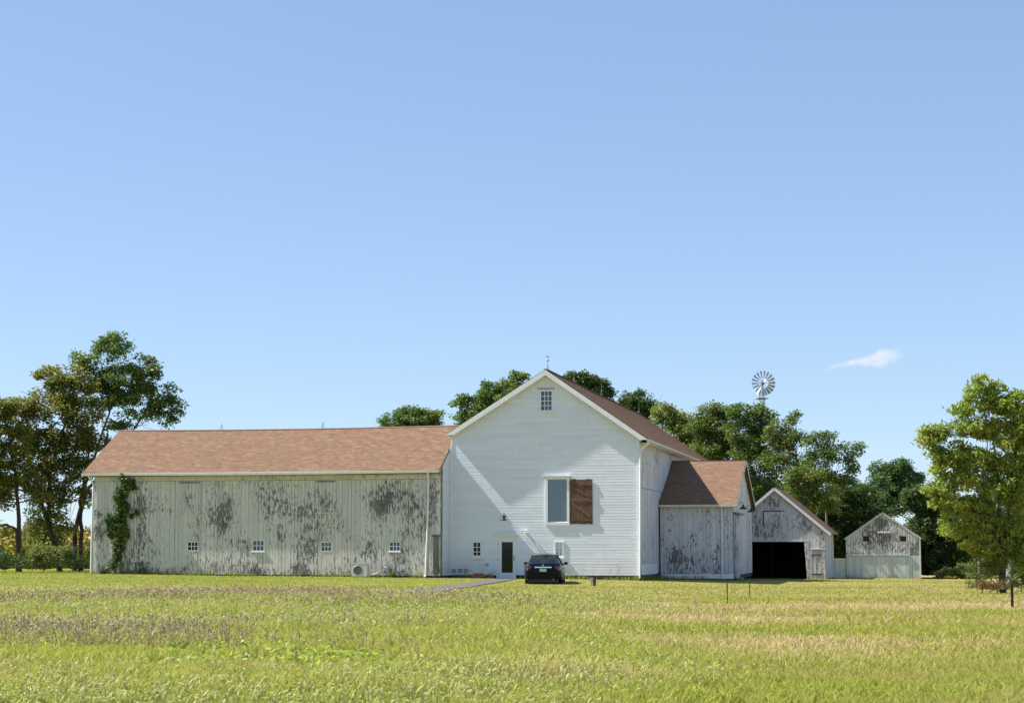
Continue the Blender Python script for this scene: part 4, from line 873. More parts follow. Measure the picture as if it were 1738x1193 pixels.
# ================================================================== CAR
def build_car():
    g = ground_pt(921.5, 991.5); Yc = 87.6; p = at_depth(921.5, HOR, Yc)
    gz = min(float(th(p.x, p.y)), float(th(p.x, p.y + 4)))
    car = thing('parked_car', 'dark blue sedan parked nose first toward the white barn', 'car', (p.x, p.y, float(th(p.x, p.y + 1)) - .07), R(-3.6))
    m_, t, b, o = mat('dark_blue_car_paint'); b.inputs['Base Color'].default_value = (.006, .009, .022, 1); b.inputs['Roughness'].default_value = .28; b.inputs['Coat Weight'].default_value = .18; b.inputs['Coat Roughness'].default_value = .04; b.inputs['Specular IOR Level'].default_value = .12
    t.set(b.inputs['Base Color'], t.mix(t.ramp(t.noise(t.coord(), 2.2, 4), .4, .7), (.003, .004, .010), (.005, .007, .014)))
    paint = m_
    tyre = plain('tyre_rubber', (.012, .012, .012), .85); rim = plain('alloy_rim', (.4, .42, .44), .3, .8); seat = plain('grey_seat_cloth', (.08, .08, .085), .9)
    red = plain('red_tail_lens', (.075, .006, .007), .12, coat=.7); chrome = plain('chrome', (.75, .77, .8), .08, 1., var=.02); plate = plain('licence_plate_cream', (.55, .54, .40), .4, var=.15, scale=30)
    yw = (1.02, 3.80)
    st = [(0.0, .70, .40, .93), (.05, .80, .34, 1.0), (.16, .87, .28, 1.05), (.4, .905, .24, 1.075), (.66, .915, .2, 1.075), (.8, .915, .2, 1.07), (1.02, .915, .2, 1.0), (1.25, .915, .2, .97), (1.4, .915, .2, .96), (1.9, .915, .2, .95), (2.4, .915, .2, .94), (2.9, .91, .2, .94), (3.3, .91, .2, .95), (3.45, .91, .2, .97), (3.6, .91, .2, .97), (3.8, .905, .2, .95), (4.0, .90, .2, .92), (4.15, .89, .2, .90), (4.45, .84, .24, .84), (4.7, .74, .3, .75), (4.82, .58, .36, .64)]
    # add stations round the wheel arches
    def interp(y):
        for a_, b_ in zip(st[:-1], st[1:]):
            if a_[0] <= y <= b_[0]:
                f = (y - a_[0]) / (b_[0] - a_[0]); return tuple(a_[i] + (b_[i] - a_[i]) * f for i in range(4))
    ys = sorted(set([s_[0] for s_ in st] + [w_ + d for w_ in yw for d in (-.38, -.36, -.32, -.25, -.15, -.05, .05, .15, .25, .32, .36, .38)]))
    rings = []
    for y in ys:
        _, hw, zb, zt = interp(y); za = zb
        for w_ in yw:
            if abs(y - w_) < .37: za = max(za, .33 + math.sqrt(.37 ** 2 - (y - w_) ** 2))
        deck = y < .82 or y > 3.5
        half = [(hw * .80, zb + .02 if za == zb else min(za, zt - .1)), (hw * .97, za + (.02 if za == zb else 0)), (hw * 1.0, max(za + .03, .50)), (hw * 1.0, max(za + .05, .66)), (hw * .985, max(.78, za + .07) if zt > .9 else zt * .9), (hw * .93, zt - .045), (hw * .86, zt - .008 if deck else zt), (hw * .5, zt + .02 if deck else zt - .0), (0, zt + .03 if deck else zt)]
        if not deck: half[7] = (hw * .84, .5); half[8] = (0, .42)          # open cabin
        ring = [(x, y, z) for x, z in half] + [(-x, y, z) for x, z in half[-2::-1]]
        rings.append(ring)
    mb = MB()
    for r0, r1 in zip(rings[:-1], rings[1:]):
        for k in range(len(r0) - 1): mb.q(r0[k], r0[k + 1], r1[k + 1], r1[k], smooth=True)
        mb.q(r0[-1], r0[0], r1[0], r1[-1])
    mb.q(*rings[0]); mb.q(*reversed(rings[-1]))
    body = mb.build('body', paint, car, merge=True)
    # roof and pillars
    mb = MB(); rt = []
    for y, hw, z in ((1.40, .53, 1.395), (1.55, .56, 1.425), (1.9, .58, 1.455), (2.3, .585, 1.46), (2.6, .575, 1.445), (2.80, .555, 1.41)):
        rt.append([(hw * s_, y + (.06 if abs(s_) < .3 else 0) * (1 if y > 2.2 else -1) * .3, z + .03 * (1 - s_ * s_) - .035 * (abs(s_) > .99)) for s_ in (-1, -.8, -.4, 0, .4, .8, 1)])
    for a_, b_ in zip(rt[:-1], rt[1:]):
        for k in range(6):
            mb.q(a_[k], a_[k + 1], b_[k + 1], b_[k], smooth=True); dn = lambda p_: (p_[0], p_[1], p_[2] - .035)
            mb.q(dn(b_[k]), dn(b_[k + 1]), dn(a_[k + 1]), dn(a_[k]), smooth=True)
    for s_ in (-1, 1):
        # C pillar between rear glass and side glass, A and B pillars
        mb.q((s_ * .69, .74, 1.06), (s_ * .84, 1.05, 1.0), (s_ * .585, 1.60, 1.40), (s_ * .52, 1.40, 1.40)); mb.q((s_ * .66, .76, 1.02), (s_ * .52, 1.42, 1.36), (s_ * .57, 1.60, 1.36), (s_ * .81, 1.05, .98))
        mb.bar((s_ * .82, 3.52, .97), (s_ * .565, 2.78, 1.40), .06, .05); mb.bar((s_ * .85, 2.25, .95), (s_ * .59, 2.2, 1.42), .04, .09, up=(1, 0, 0)); mb.bar((s_ * .575, 1.4, 1.39), (s_ * .575, 2.8, 1.39), .05, .05)
    mb.build('roof', paint, car)
    gl = clear_glass('car_glass', (.50, .66, .62))
    for nm, q_ in (('rear_window', [(-.69, .75, 1.075), (.69, .75, 1.075), (.52, 1.41, 1.405), (-.52, 1.41, 1.405)]), ('windscreen', [(.80, 3.55, .97), (-.80, 3.55, .97), (-.55, 2.79, 1.41), (.55, 2.79, 1.41)])):
        mb = MB(); n = 6; A, B_, C2, D2 = [Vector(v) for v in q_]; sg = -1 if nm == 'rear_window' else 1
        for i in range(n):
            for j in range(3):
                P_ = lambda i_, j_: (A.lerp(B_, i_ / n)).lerp(D2.lerp(C2, i_ / n), j_ / 3) + Vector((0, sg * .07 * math.sin(math.pi * i_ / n), .02 * math.sin(math.pi * j_ / 3)))
                mb.q(P_(i, j), P_(i + 1, j), P_(i + 1, j + 1), P_(i, j + 1), smooth=True)
        mb.build(nm, gl, car, merge=True)
    for s_ in (-1, 1):
        mb = MB(); mb.q((s_ * .845, 1.08, 1.0), (s_ * .855, 2.22, .955), (s_ * .60, 2.18, 1.39), (s_ * .59, 1.62, 1.385)); mb.q((s_ * .855, 2.28, .955), (s_ * .83, 3.45, .97), (s_ * .575, 2.76, 1.385), (s_ * .60, 2.24, 1.39)); mb.build('side_window', gl, car)
        mb = MB(); mx, my, mz = s_ * .99, 3.12, 1.03
        mb.lathe([(0, -.11), (.05, -.10), (.085, -.03), (.09, .04), (.06, .09), (0, .10)], (0, 0, 0), 12, 'y'); mb.v = [(x * 1.25, y, z * .85) for x, y, z in mb.v]; mb.v = [(x + mx, y + my, z + mz) for x, y, z in mb.v]; mb.bar((s_ * .84, 3.15, .97), (s_ * .95, 3.13, 1.0), .05, .04); mb.build('wing_mirror', paint, car)
        # tail light wrapping the corner
        mb = MB(); pr = [(.56, -.008, .90, .84), (.64, .004, .94, .77), (.72, .022, .965, .72), (.80, .062, .965, .71), (.86, .13, .955, .73), (.90, .26, .94, .79), (.925, .42, .91, .85)]
        for a_, b_ in zip(pr[:-1], pr[1:]): mb.q((s_ * a_[0], a_[1] - .012, a_[3]), (s_ * b_[0], b_[1] - .012, b_[3]), (s_ * b_[0], b_[1] - .002, b_[2]), (s_ * a_[0], a_[1] + .0, a_[2]), smooth=True)
        lg = mb.build('tail_light', red, car, merge=True)
        mb = MB(); mb.q((s_ * .66, -.0, .76), (s_ * .76, .028, .75), (s_ * .76, .03, .82), (s_ * .66, .0, .83)); mb.build('reversing_lens', plain('clear_lens', (.6, .6, .6), .15, coat=1.), lg)
        for y in yw:
            wh = bpy.data.objects.new('wheel', None); COL.objects.link(wh); wh.parent = car; wh.location = (s_ * .80, y, .33)
            mb = MB(); mb.lathe([(.20, -.10), (.30, -.11), (.33, -.08), (.335, 0), (.33, .08), (.30, .11), (.20, .10)], (0, 0, 0), 28, 'x'); mb.build('tyre', tyre, wh)
            mb = MB(); mb.lathe([(.205, .09 * s_), (.19, .06 * s_), (.18, .02 * s_)], (0, 0, 0), 28, 'x')
            for k in range(10):
                a_ = k * math.pi / 5; mb.bar((s_ * .085, .03 * math.cos(a_), .03 * math.sin(a_)), (s_ * .075, .19 * math.cos(a_), .19 * math.sin(a_)), .03, .03, up=(1, 0, 0))
            mb.lathe([(0, .1 * s_), (.05, .09 * s_)], (0, 0, 0), 14, 'x'); mb.build('rim', rim, wh)
            mb = MB(); mb.lathe([(0, .015 * s_), (.205, .015 * s_)], (0, 0, 0), 20, 'x'); mb.build('brake_disc', M['black'], wh)
        mb = MB(); mb.box((s_ * .905, 1.55, .80), (s_ * .94, 1.75, .83)); mb.build('door_handle', paint, car); mb = MB(); mb.box((s_ * .905, 2.6, .80), (s_ * .94, 2.8, .83)); mb.build('door_handle', paint, car)
        mb = MB(); mb.q((s_ * .45, 4.79, .62), (s_ * .74, 4.66, .66), (s_ * .76, 4.62, .76), (s_ * .48, 4.76, .70)); mb.build('headlight', plain('headlamp_lens', (.6, .62, .65), .1, coat=1.), car)
        mb = MB(); mb.box((s_ * .36 - .22, 1.95, .45), (s_ * .36 + .22, 2.05, .98)); mb.box((s_ * .36 - .11, 1.96, .99), (s_ * .36 + .11, 2.04, 1.22)); mb.box((s_ * .36 - .22, 2.05, .4), (s_ * .36 + .22, 2.6, .55)); mb.build('front_seat', seat, car)
    mb = MB(); mb.box((-.6, .95, .5), (.6, 1.1, 1.02)); [mb.box((x - .11, .98, 1.03), (x + .11, 1.05, 1.15)) for x in (-.42, .42)]; mb.build('rear_seat', seat, car)
    mb = MB(); mb.box((-.7, 3.1, .7), (.7, 3.5, .92)); mb.tube([(-.36 + .18 * math.cos(a_ * .35), 2.95 + .04 * math.sin(a_ * .35), .90 + .18 * math.sin(a_ * .35)) for a_ in range(19)], .014, 6, False); mb.box((-.13, 2.7, 1.28), (.13, 2.72, 1.34)); mb.build('dashboard', seat, car)
    mb = MB(); mb.q((-.42, -.034, .84), (.42, -.034, .84), (.40, -.030, .895), (-.40, -.030, .895)); mb.q((-.42, -.034, .84), (-.42, .02, .84), (.42, .02, .84), (.42, -.034, .84)); mb.q((-.4, -.03, .895), (.4, -.03, .895), (.4, .02, .9), (-.4, .02, .9)); mb.build('chrome_strip', chrome, car)
    mb = MB(); mb.lathe([(.035, -.02), (.05, -.03), (.052, -.02)], (0, 0, .965), 16, 'y'); mb.box((-.05, -.032, .956), (.05, -.02, .972)); mb.build('badge', chrome, car)
    mb = MB(); mb.box((-.16, -.03, .66), (.16, -.012, .80)); pl = mb.build('licence_plate', plate, car)
    mb = MB(); x = -.12
    mb.box((-.20, -.0100, .63), (.20, -.003, .83)); mb.build('plate_recess', M['black'], car)
    mb = MB(); mb.box((-.62, -.045, .36), (.62, .05, .56)); mb.box((-.72, -.03, .30), (.72, .12, .36)); mb.build('rear_bumper', plain('black_bumper', (.006, .007, .01), .6, spec=.15), car)
    mb = MB(); mb.box((.40, -.006, .69), (.60, -.001, .71)); mb.build('model_badge', chrome, car) if False else None
    mb = MB(); mb.tube([(.5, -.03, .30), (.5, .3, .30)], .035, 10); mb.build('exhaust_pipe', M['steel'], car)
    mb = MB(); mb.box((-.74, .12, .14), (.74, 4.6, .30)); mb.build('underbody', M['black'], car)
build_car()

# ================================================================== VEGETATION
def leaves_at(centers, n_per, spread, size, aspect=.5, droop=.0, fold=None):
    """leaf-shaped quads scattered round clump centres; returns verts and a random number for each leaf"""
    c = np.repeat(np.asarray(centers), n_per, axis=0); n = len(c)
    sp = np.asarray(spread)
    u_ = RNG.normal(size=(n, 3)); u_ /= np.linalg.norm(u_, axis=1, keepdims=True); p = c + u_ * RNG.random((n, 1)) ** .45 * sp * 1.35
    d = RNG.normal(size=(n, 3)); d[:, 2] = d[:, 2] * .6 - droop; d /= np.linalg.norm(d, axis=1, keepdims=True)
    r = RNG.normal(size=(n, 3)); s = np.cross(d, r); s /= np.linalg.norm(s, axis=1, keepdims=True)
    L = size * RNG.uniform(.55, 1.25, (n, 1)); Wd = L * aspect
    v = np.stack([p - d * L * .5, p + s * Wd * .5 + d * L * .05, p + d * L * .5, p - s * Wd * .5 + d * L * .05], 1).reshape(-1, 3)
    cr = np.repeat(RNG.random(len(centers)), n_per)
    rn = np.clip(.55 * cr + .45 * RNG.random(n), 0, 1)
    return v, rn
def blob_clumps(blobs, clump_d):
    """clump centres spread through ellipsoids, denser toward the outside"""
    out = []
    for (c, r) in blobs:
        vol = r[0] * r[1] * r[2]; n = max(8, int(1.95 * clump_d * (vol ** .72)))
        d = RNG.normal(size=(n, 3)); d /= np.linalg.norm(d, axis=1, keepdims=True); q = RNG.uniform(.25, 1., (n, 1)) ** .5
        q *= 1 + .16 * np.sin(d[:, :1] * 5 + c[0]) * np.cos(d[:, 2:] * 6 + c[2])
        p = d * q * np.array(r); ns = max(4, n // 7); sub = p[:ns]; w_ = RNG.integers(0, ns, n)
        jit = RNG.normal(size=(n, 3)) * np.array([.42, .42, .22]) * min(1.0, .5 + vol * .15) * (min(r) / 1.0) ** .5
        out.append(np.array(c) + np.where(RNG.random((n, 1)) < .5, p, sub[w_] + jit))
    return np.concatenate(out)
def limb(mb, a, b, r0, r1, n=6, wig=.12, seg=7):
    a, b = Vector(a), Vector(b); L = (b - a).length; pts = []; rs = []
    w1 = Vector((random.uniform(-1, 1), random.uniform(-1, 1), random.uniform(-.3, .3))) * wig * L; w2 = Vector((random.uniform(-1, 1), random.uniform(-1, 1), 0)) * wig * .4 * L
    for i in range(n + 1):
        f = i / n; pts.append(a.lerp(b, f) + w1 * math.sin(math.pi * f) * .5 + w2 * math.sin(2 * math.pi * f)); rs.append(r0 + (r1 - r0) * f ** .8)
    mb.tube(pts, rs, seg, False); return pts, rs
def tree(label, name, Y, base, blobs, leafm, barkm, clump_d=26, n_per=46, size=.2, spread=.36, trunks=None, r0=.22, aspect=.5, group=None, depth=.75, droop=.15, twigs=2, cat='tree', basez=None):
    """blobs: (px, py, rx, rz[, depth offset]) measured on the photograph, turned into metres at distance Y"""
    k = Y / F; b0 = at_depth(base[0], HOR, Y + (base[2] if len(base) > 2 else 0)); bz = float(th(b0.x, b0.y)); b0.z = bz
    t = thing(name, label, cat, b0, 0, group); org = np.array(b0)
    B = []
    for b in blobs:
        dd = b[4] if len(b) > 4 else 0; c = at_depth(b[0], b[1], Y + dd) - b0; B.append((tuple(c), (b[2] * k, (b[2] + b[3]) / 2 * k * depth, b[3] * k)))
    mb = MB(); tr = trunks or [[(0, 0, 0), (B[0][0][0] * .4, 0, B[0][0][2] * .55)]]
    stems = []
    for T in tr:
        pts = [Vector((0, 0, -.2)) if i == 0 and len(q) == 3 else None for i, q in enumerate(T)]
        P = [Vector(q) if len(q) == 3 else (at_depth(q[0], q[1], Y) - b0) for q in T]; P[0].z = -.3
        n = 3; sm = []
        for a_, b_ in zip(P[:-1], P[1:]):
            for i in range(n): sm.append(a_.lerp(b_, i / n) + Vector((random.uniform(-.05, .05), random.uniform(-.05, .05), 0)))
        sm.append(P[-1]); rs = [.72 * r0 * (1.15 - .85 * i / (len(sm) - 1)) for i in range(len(sm))]; rs[0] *= 1.3
        mb.tube(sm, rs, 10, False); stems.append((sm, rs))
    for (c, r) in B:
        cc = Vector(c); sm, rs = min(stems, key=lambda s_: min((q - cc).length for q in s_[0]))
        cand = [(q, rr_) for q, rr_ in zip(sm, rs) if q.z < cc.z and q.z > sm[-1].z * .3] or [(sm[-1], rs[-1])]
        q, rr_ = min(cand, key=lambda x_: (x_[0] - cc).length + .3 * abs(cc.z - x_[0].z))
        pts, prs = limb(mb, q, cc, rr_ * .45, rr_ * .12)
        for _ in range(twigs * 3):
            f = random.randint(2, len(pts) - 1); e = cc + Vector([random.gauss(0, .55) * r[i] for i in range(3)]); limb(mb, pts[f], e, prs[f] * .6, .012, 4, .15, 5)
    mb.build('trunk', barkm, t)
    cl = blob_clumps(B, clump_d); v, rn = leaves_at(cl, n_per, (spread, spread, spread * .7), size, aspect, droop)
    zmin = .15; qv = v.reshape(-1, 4, 3); ok = qv[:, :, 2].min(1) > zmin; qv = qv[ok]; rn = rn[ok]
    fast_mesh('crown', qv.reshape(-1, 3), 4, rn, leafm, t)
    return t
LM = {'dark': leaf_mat('dark_green_leaves', (0.038, 0.074, 0.019), (0.074, 0.128, 0.030), (0.115, 0.149, 0.034)),
      'mid': leaf_mat('mid_green_leaves', (0.068, 0.128, 0.024), (0.128, 0.203, 0.039), (0.195, 0.225, 0.045)),
      'olive': leaf_mat('olive_leaves', (0.090, 0.120, 0.024), (0.195, 0.200, 0.036), (0.290, 0.250, 0.050), .45),
      'olive2': leaf_mat('olive_green_leaves', (.072, .118, .024), (.140, .190, .034), (.205, .225, .042), .38),
      'yell': leaf_mat('yellow_green_leaves', (0.109, 0.167, 0.023), (0.217, 0.254, 0.041), (0.348, 0.319, 0.051), .42),
      'bright': leaf_mat('bright_walnut_leaves', (0.135, 0.215, 0.034), (0.280, 0.345, 0.058), (0.46, 0.43, 0.068), .48),
      'blue': leaf_mat('cool_green_leaves', (0.053, 0.112, 0.039), (0.098, 0.173, 0.053), (0.135, 0.210, 0.060)),
      'vine': leaf_mat('vine_leaves', (0.042, 0.090, 0.019), (0.096, 0.156, 0.036), (0.204, 0.216, 0.048)),
      'shrub': leaf_mat('shrub_leaves', (0.083, 0.128, 0.027), (0.180, 0.217, 0.045), (0.300, 0.225, 0.075), .4),
      'corn': leaf_mat('corn_leaves', (0.150, 0.195, 0.030), (0.300, 0.285, 0.053), (0.495, 0.315, 0.105), .4),
      'rusty': leaf_mat('rusty_shrub_leaves', (0.099, 0.083, 0.033), (0.165, 0.121, 0.044), (0.220, 0.110, 0.055), .35)}
BK = {'brown': bark_mat('brown_bark', (.035, .026, .02), (.075, .056, .045)), 'red': bark_mat('reddish_bark', (.045, .026, .02), (.10, .055, .04)), 'grey': bark_mat('grey_bark', (.10, .09, .08), (.2, .18, .16)), 'pale': bark_mat('pale_dead_bark', (.30, .26, .20), (.45, .40, .32))}
GT = 'trees left of the long barn wing'
tree('tall dark tree with forked leaning trunks beside the left barn corner', 'broadleaf_tree', 113, (128, 0),
     [(197, 572, 20, 14), (195, 594, 40, 24), (150, 612, 30, 20), (245, 622, 34, 26), (215, 645, 52, 28), (275, 668, 34, 26), (235, 685, 42, 26), (180, 672, 38, 26), (298, 692, 18, 16), (160, 640, 28, 20), (262, 710, 34, 16), (205, 715, 30, 14)],
     LM['mid'], BK['red'], 22, 44, .21, .34, trunks=[[(0, 0, 0), (128, 900), (146, 820), (176, 730), (200, 650)], [(.3, .3, 0), (138, 900), (136, 850), (150, 780), (158, 700)], [(0, 0, 0), (126, 910), (150, 830), (215, 745), (255, 690)]], r0=.18, group=GT)
tree('olive tree leaning left in front of the corn field', 'broadleaf_tree', 111, (104, 0),
     [(105, 640, 38, 22), (85, 680, 42, 26), (130, 700, 44, 30), (60, 722, 40, 28), (110, 745, 50, 26), (30, 700, 30, 20), (150, 745, 30, 22), (45, 765, 36, 22), (95, 785, 44, 18), (150, 790, 22, 18), (120, 665, 34, 22), (70, 640, 16, 10), (118, 835, 26, 14), (92, 860, 24, 16), (60, 800, 26, 20), (130, 810, 24, 16), (75, 755, 30, 20), (50, 690, 24, 18), (135, 775, 26, 18), (90, 825, 30, 16), (145, 655, 24, 18), (25, 830, 24, 16), (70, 895, 26, 16), (112, 890, 14, 14), (150, 845, 12, 12)],
     LM['olive'], BK['brown'], 24, 44, .21, .34, trunks=[[(0, 0, 0), (88, 910), (68, 840), (48, 770), (45, 700)], [(0, 0, 0), (84, 890), (85, 800), (110, 720), (125, 660)]], r0=.19, group=GT)
tree('thinner tree with straight reddish trunk at the left edge', 'broadleaf_tree', 109, (33, 0),
     [(-10, 700, 34, 28), (10, 745, 30, 26), (-20, 780, 40, 30), (20, 800, 34, 24), (50, 815, 26, 16), (-5, 850, 24, 18), (-40, 740, 40, 40), (62, 845, 22, 14), (15, 690, 16, 12), (10, 895, 18, 10), (35, 770, 22, 18), (0, 720, 26, 18), (40, 735, 20, 14), (0, 820, 26, 18), (-10, 680, 18, 12)],
     LM['olive'], BK['red'], 26, 42, .21, .34, trunks=[[(0, 0, 0), (31, 880), (26, 800), (10, 720)], [(0, 0, .2), (30, 900), (10, 890), (-30, 895)]], r0=.20, group=GT)
tree('dark understorey tree low between the two leaning trunks', 'broadleaf_tree', 116, (75, 0), [(78, 880, 34, 26), (60, 905, 26, 26), (95, 905, 20, 30), (70, 850, 24, 18)], LM['dark'], BK['brown'], 22, 36, .2, .34, r0=.1, group=GT)
GB_ = 'trees rising behind the barns'
def bt(label, Y, bx, blobs, lm, dens=26, sz=.26, npp=44, **kw): return tree(label, 'broadleaf_tree', Y, (bx, 0), blobs, LM[lm], BK['grey'], dens, npp, sz, .40, r0=.25, group=GB_, **kw)
bt('round green treetop showing above the long roof', 165, 697, [(697, 712, 46, 20), (668, 716, 26, 14), (728, 712, 22, 16), (700, 745, 50, 34), (700, 698, 26, 9)], 'mid', 22, .26)
bt('green tree rising behind the left slope of the white gable', 158, 850, [(800, 692, 26, 22), (826, 672, 26, 20), (856, 660, 26, 18), (880, 645, 16, 15), (835, 705, 44, 34), (785, 715, 14, 16), (870, 680, 40, 30)], 'mid', 24, .26)
bt('dark green treetop just right of the white gable peak', 158, 985, [(965, 645, 18, 12), (990, 648, 26, 15), (1018, 656, 22, 16), (985, 670, 44, 24), (1030, 672, 18, 14)], 'dark', 28, .26)
bt('dark tree behind the brown roof slope near the rear lightning rod', 156, 1080, [(1066, 680, 14, 14), (1082, 676, 16, 14), (1100, 690, 12, 18), (1078, 700, 32, 22), (1070, 725, 40, 30)], 'dark', 28, .24)
bt('yellow green tree beside the rear end of the brown roof', 140, 1140, [(1128, 700, 18, 16), (1118, 712, 14, 14), (1150, 716, 24, 20), (1140, 745, 40, 26), (1165, 735, 20, 22), (1175, 770, 36, 34)], 'yell', 28, .22)
bt('bushy olive tree between roof end and windmill', 138, 1212, [(1200, 702, 20, 18), (1222, 695, 18, 14), (1190, 725, 22, 20), (1215, 730, 30, 26), (1205, 765, 40, 26), (1235, 755, 26, 34), (1240, 715, 22, 22)], 'olive2', 28, .22)
bt('tall green tree directly below the windmill wheel', 136, 1275, [(1250, 698, 20, 14), (1290, 697, 18, 12), (1276, 712, 24, 18), (1300, 712, 16, 16), (1268, 740, 34, 26), (1300, 750, 28, 30), (1275, 785, 40, 30), (1290, 830, 40, 36)], 'mid', 26, .22)
bt('wide tree with airy top right of the windmill tower', 134, 1350, [(1330, 722, 18, 12), (1350, 712, 12, 12), (1345, 745, 30, 22), (1325, 770, 30, 26), (1350, 800, 40, 30), (1310, 735, 14, 12)], 'olive2', 20, .22)
bt('spreading dark limbed tree with sky gaps above the garage', 132, 1412, [(1385, 745, 22, 13), (1410, 748, 22, 15), (1438, 762, 20, 16), (1400, 775, 34, 18), (1450, 785, 15, 16), (1425, 805, 36, 16), (1385, 800, 24, 18), (1445, 820, 20, 12)], 'mid', 19, .22)
bt('low yellow green tree behind the garage roof slope', 130, 1365, [(1352, 805, 22, 16), (1378, 812, 22, 18), (1365, 835, 34, 22), (1395, 850, 26, 24)], 'olive2', 28, .2)
bt('dark dense tree filling the gap between garage and far shed', 146, 1430, [(1420, 850, 34, 34), (1445, 880, 24, 34), (1410, 900, 24, 36), (1460, 850, 24, 28), (1330, 860, 60, 40), (1430, 935, 30, 30), (1400, 960, 26, 22), (1290, 850, 40, 40)], 'dark', 40, .26)
bt('cool green tree behind the far shed roof', 158, 1500, [(1500, 800, 22, 16), (1525, 792, 22, 14), (1490, 825, 28, 20), (1525, 820, 32, 26), (1475, 850, 22, 26), (1515, 855, 46, 26), (1548, 815, 18, 20), (1470, 890, 26, 26)], 'blue', 30, .25)
bt('dark shady tree right of the far shed', 150, 1595, [(1560, 850, 28, 26), (1590, 860, 30, 34), (1575, 900, 34, 34), (1610, 910, 34, 36), (1580, 945, 34, 34), (1625, 945, 40, 34), (1660, 930, 44, 44), (1655, 880, 40, 40)], 'dark', 40, .26)
bt('dark shady tree behind the near right tree', 120, 1710, [(1700, 900, 40, 40), (1730, 850, 34, 40), (1690, 945, 36, 34), (1740, 940, 30, 40), (1745, 780, 24, 34)], 'dark', 28, .2)
# the near right tree, long leaflets in drooping sprays
tree('bright yellow green tree with drooping leaf sprays at the right edge', 'walnut_tree', 72, (1700, 0),
     [(1660, 672, 26, 18), (1690, 690, 30, 22), (1630, 695, 20, 16), (1720, 690, 26, 26), (1600, 730, 28, 11), (1583, 748, 22, 15), (1572, 735, 14, 8), (1590, 775, 22, 14), (1590, 845, 26, 14), (1655, 725, 34, 20), (1700, 735, 36, 24), (1740, 740, 28, 30), (1625, 765, 30, 16), (1600, 790, 26, 14), (1660, 780, 36, 20), (1710, 790, 34, 24), (1640, 815, 36, 18), (1597, 825, 26, 14), (1690, 835, 36, 22), (1735, 840, 30, 40),
      (1615, 855, 30, 14), (1655, 865, 34, 18), (1630, 893, 32, 14), (1680, 890, 30, 20), (1720, 900, 28, 26), (1665, 915, 24, 14), (1680, 928, 26, 16), (1712, 930, 26, 18), (1650, 925, 18, 10), (1738, 940, 20, 30), (1690, 955, 16, 12), (1665, 895, 40, 16), (1662, 650, 10, 12), (1775, 780, 34, 70), (1690, 660, 14, 12)],
     LM['bright'], BK['brown'], 76, 30, .25, .22, trunks=[[(0, 0, 0), (1699, 940), (1697, 880), (1692, 800), (1680, 720)], [(0, 0, 0), (1705, 920), (1715, 830), (1725, 740)]], r0=.13, aspect=.30, droop=.9, depth=.8, twigs=2)
def shrub(label, name, Y, blobs, lm, dens=60, npp=34, sz=.1, spread=.14, aspect=.4, group=None, droop=0., cat='bush', depth=.9, bark='brown', dd=0):
    k = Y / F; cx_ = sum(b[0] for b in blobs) / len(blobs)
    return tree(label, name, Y, (cx_, 0), blobs, LM[lm], BK[bark], dens, npp, sz, spread, trunks=[[(0, 0, 0), (.03, 0, .3)]], r0=.04, aspect=aspect, group=group, droop=droop, cat=cat, depth=depth, twigs=1)
GSH = 'bushes round the foot of the right tree'
shrub('tall yellow green weedy bush left of the right tree trunk', 'bush', 72, [(1652, 968, 12, 22), (1660, 945, 14, 18), (1672, 980, 14, 22), (1648, 990, 10, 12), (1690, 955, 14, 24), (1662, 996, 14, 8)], 'shrub', 90, group=GSH)
shrub('reddish brown bramble bush at the foot of the right tree', 'bush', 70, [(1675, 996, 16, 11), (1690, 992, 16, 14), (1702, 1001, 14, 9), (1684, 1003, 16, 7)], 'rusty', 110, group=GSH)
shrub('dark green bush right of the trunk by the black stake', 'bush', 75, [(1715, 970, 16, 24), (1732, 975, 20, 30), (1725, 995, 22, 14), (1750, 985, 20, 22)], 'dark', 90, group=GSH)
shrub('low sunlit bush row in front of the dark trees, right of the far shed', 'bush', 132, [(1595, 975, 10, 8), (1612, 970, 14, 9), (1630, 968, 14, 10), (1640, 978, 14, 9)], 'shrub', 60, sz=.2, spread=.22)
GLB = 'bushes under the left trees'
shrub('dark scrub bush under the leftmost trunks', 'bush', 106, [(10, 950, 26, 18), (40, 955, 26, 14), (-20, 945, 26, 22)], 'dark', 34, sz=.17, spread=.25, group=GLB)
shrub('olive scrub bush between the left trunks', 'bush', 106, [(70, 952, 24, 16), (92, 942, 22, 20), (60, 935, 18, 16)], 'shrub', 34, sz=.17, spread=.25, group=GLB)
shrub('dark scrub bush against the left barn corner', 'bush', 107, [(120, 952, 24, 18), (144, 955, 14, 14)], 'dark', 34, sz=.17, spread=.25, group=GLB)
# two pale dead stems by the right tree
for px, tx_, lab in ((1664, 1661, 'left of the two pale dead stems by the right tree'), (1670, 1668, 'right of the two pale dead stems by the right tree')):
    gp = ground_pt(px, 1000); t = thing('dead_stem', lab, 'dead tree', gp, group='pale dead stems'); tp = at_depth(tx_, 946, gp.y) - gp; mb = MB(); limb(mb, (0, 0, -.1), tp, .05, .03, 6, .06); limb(mb, tp * .8, tp * 1.15 + Vector((.15, 0, 0)), .025, .01, 4, .1); mb.build('stem', BK['pale'], t)
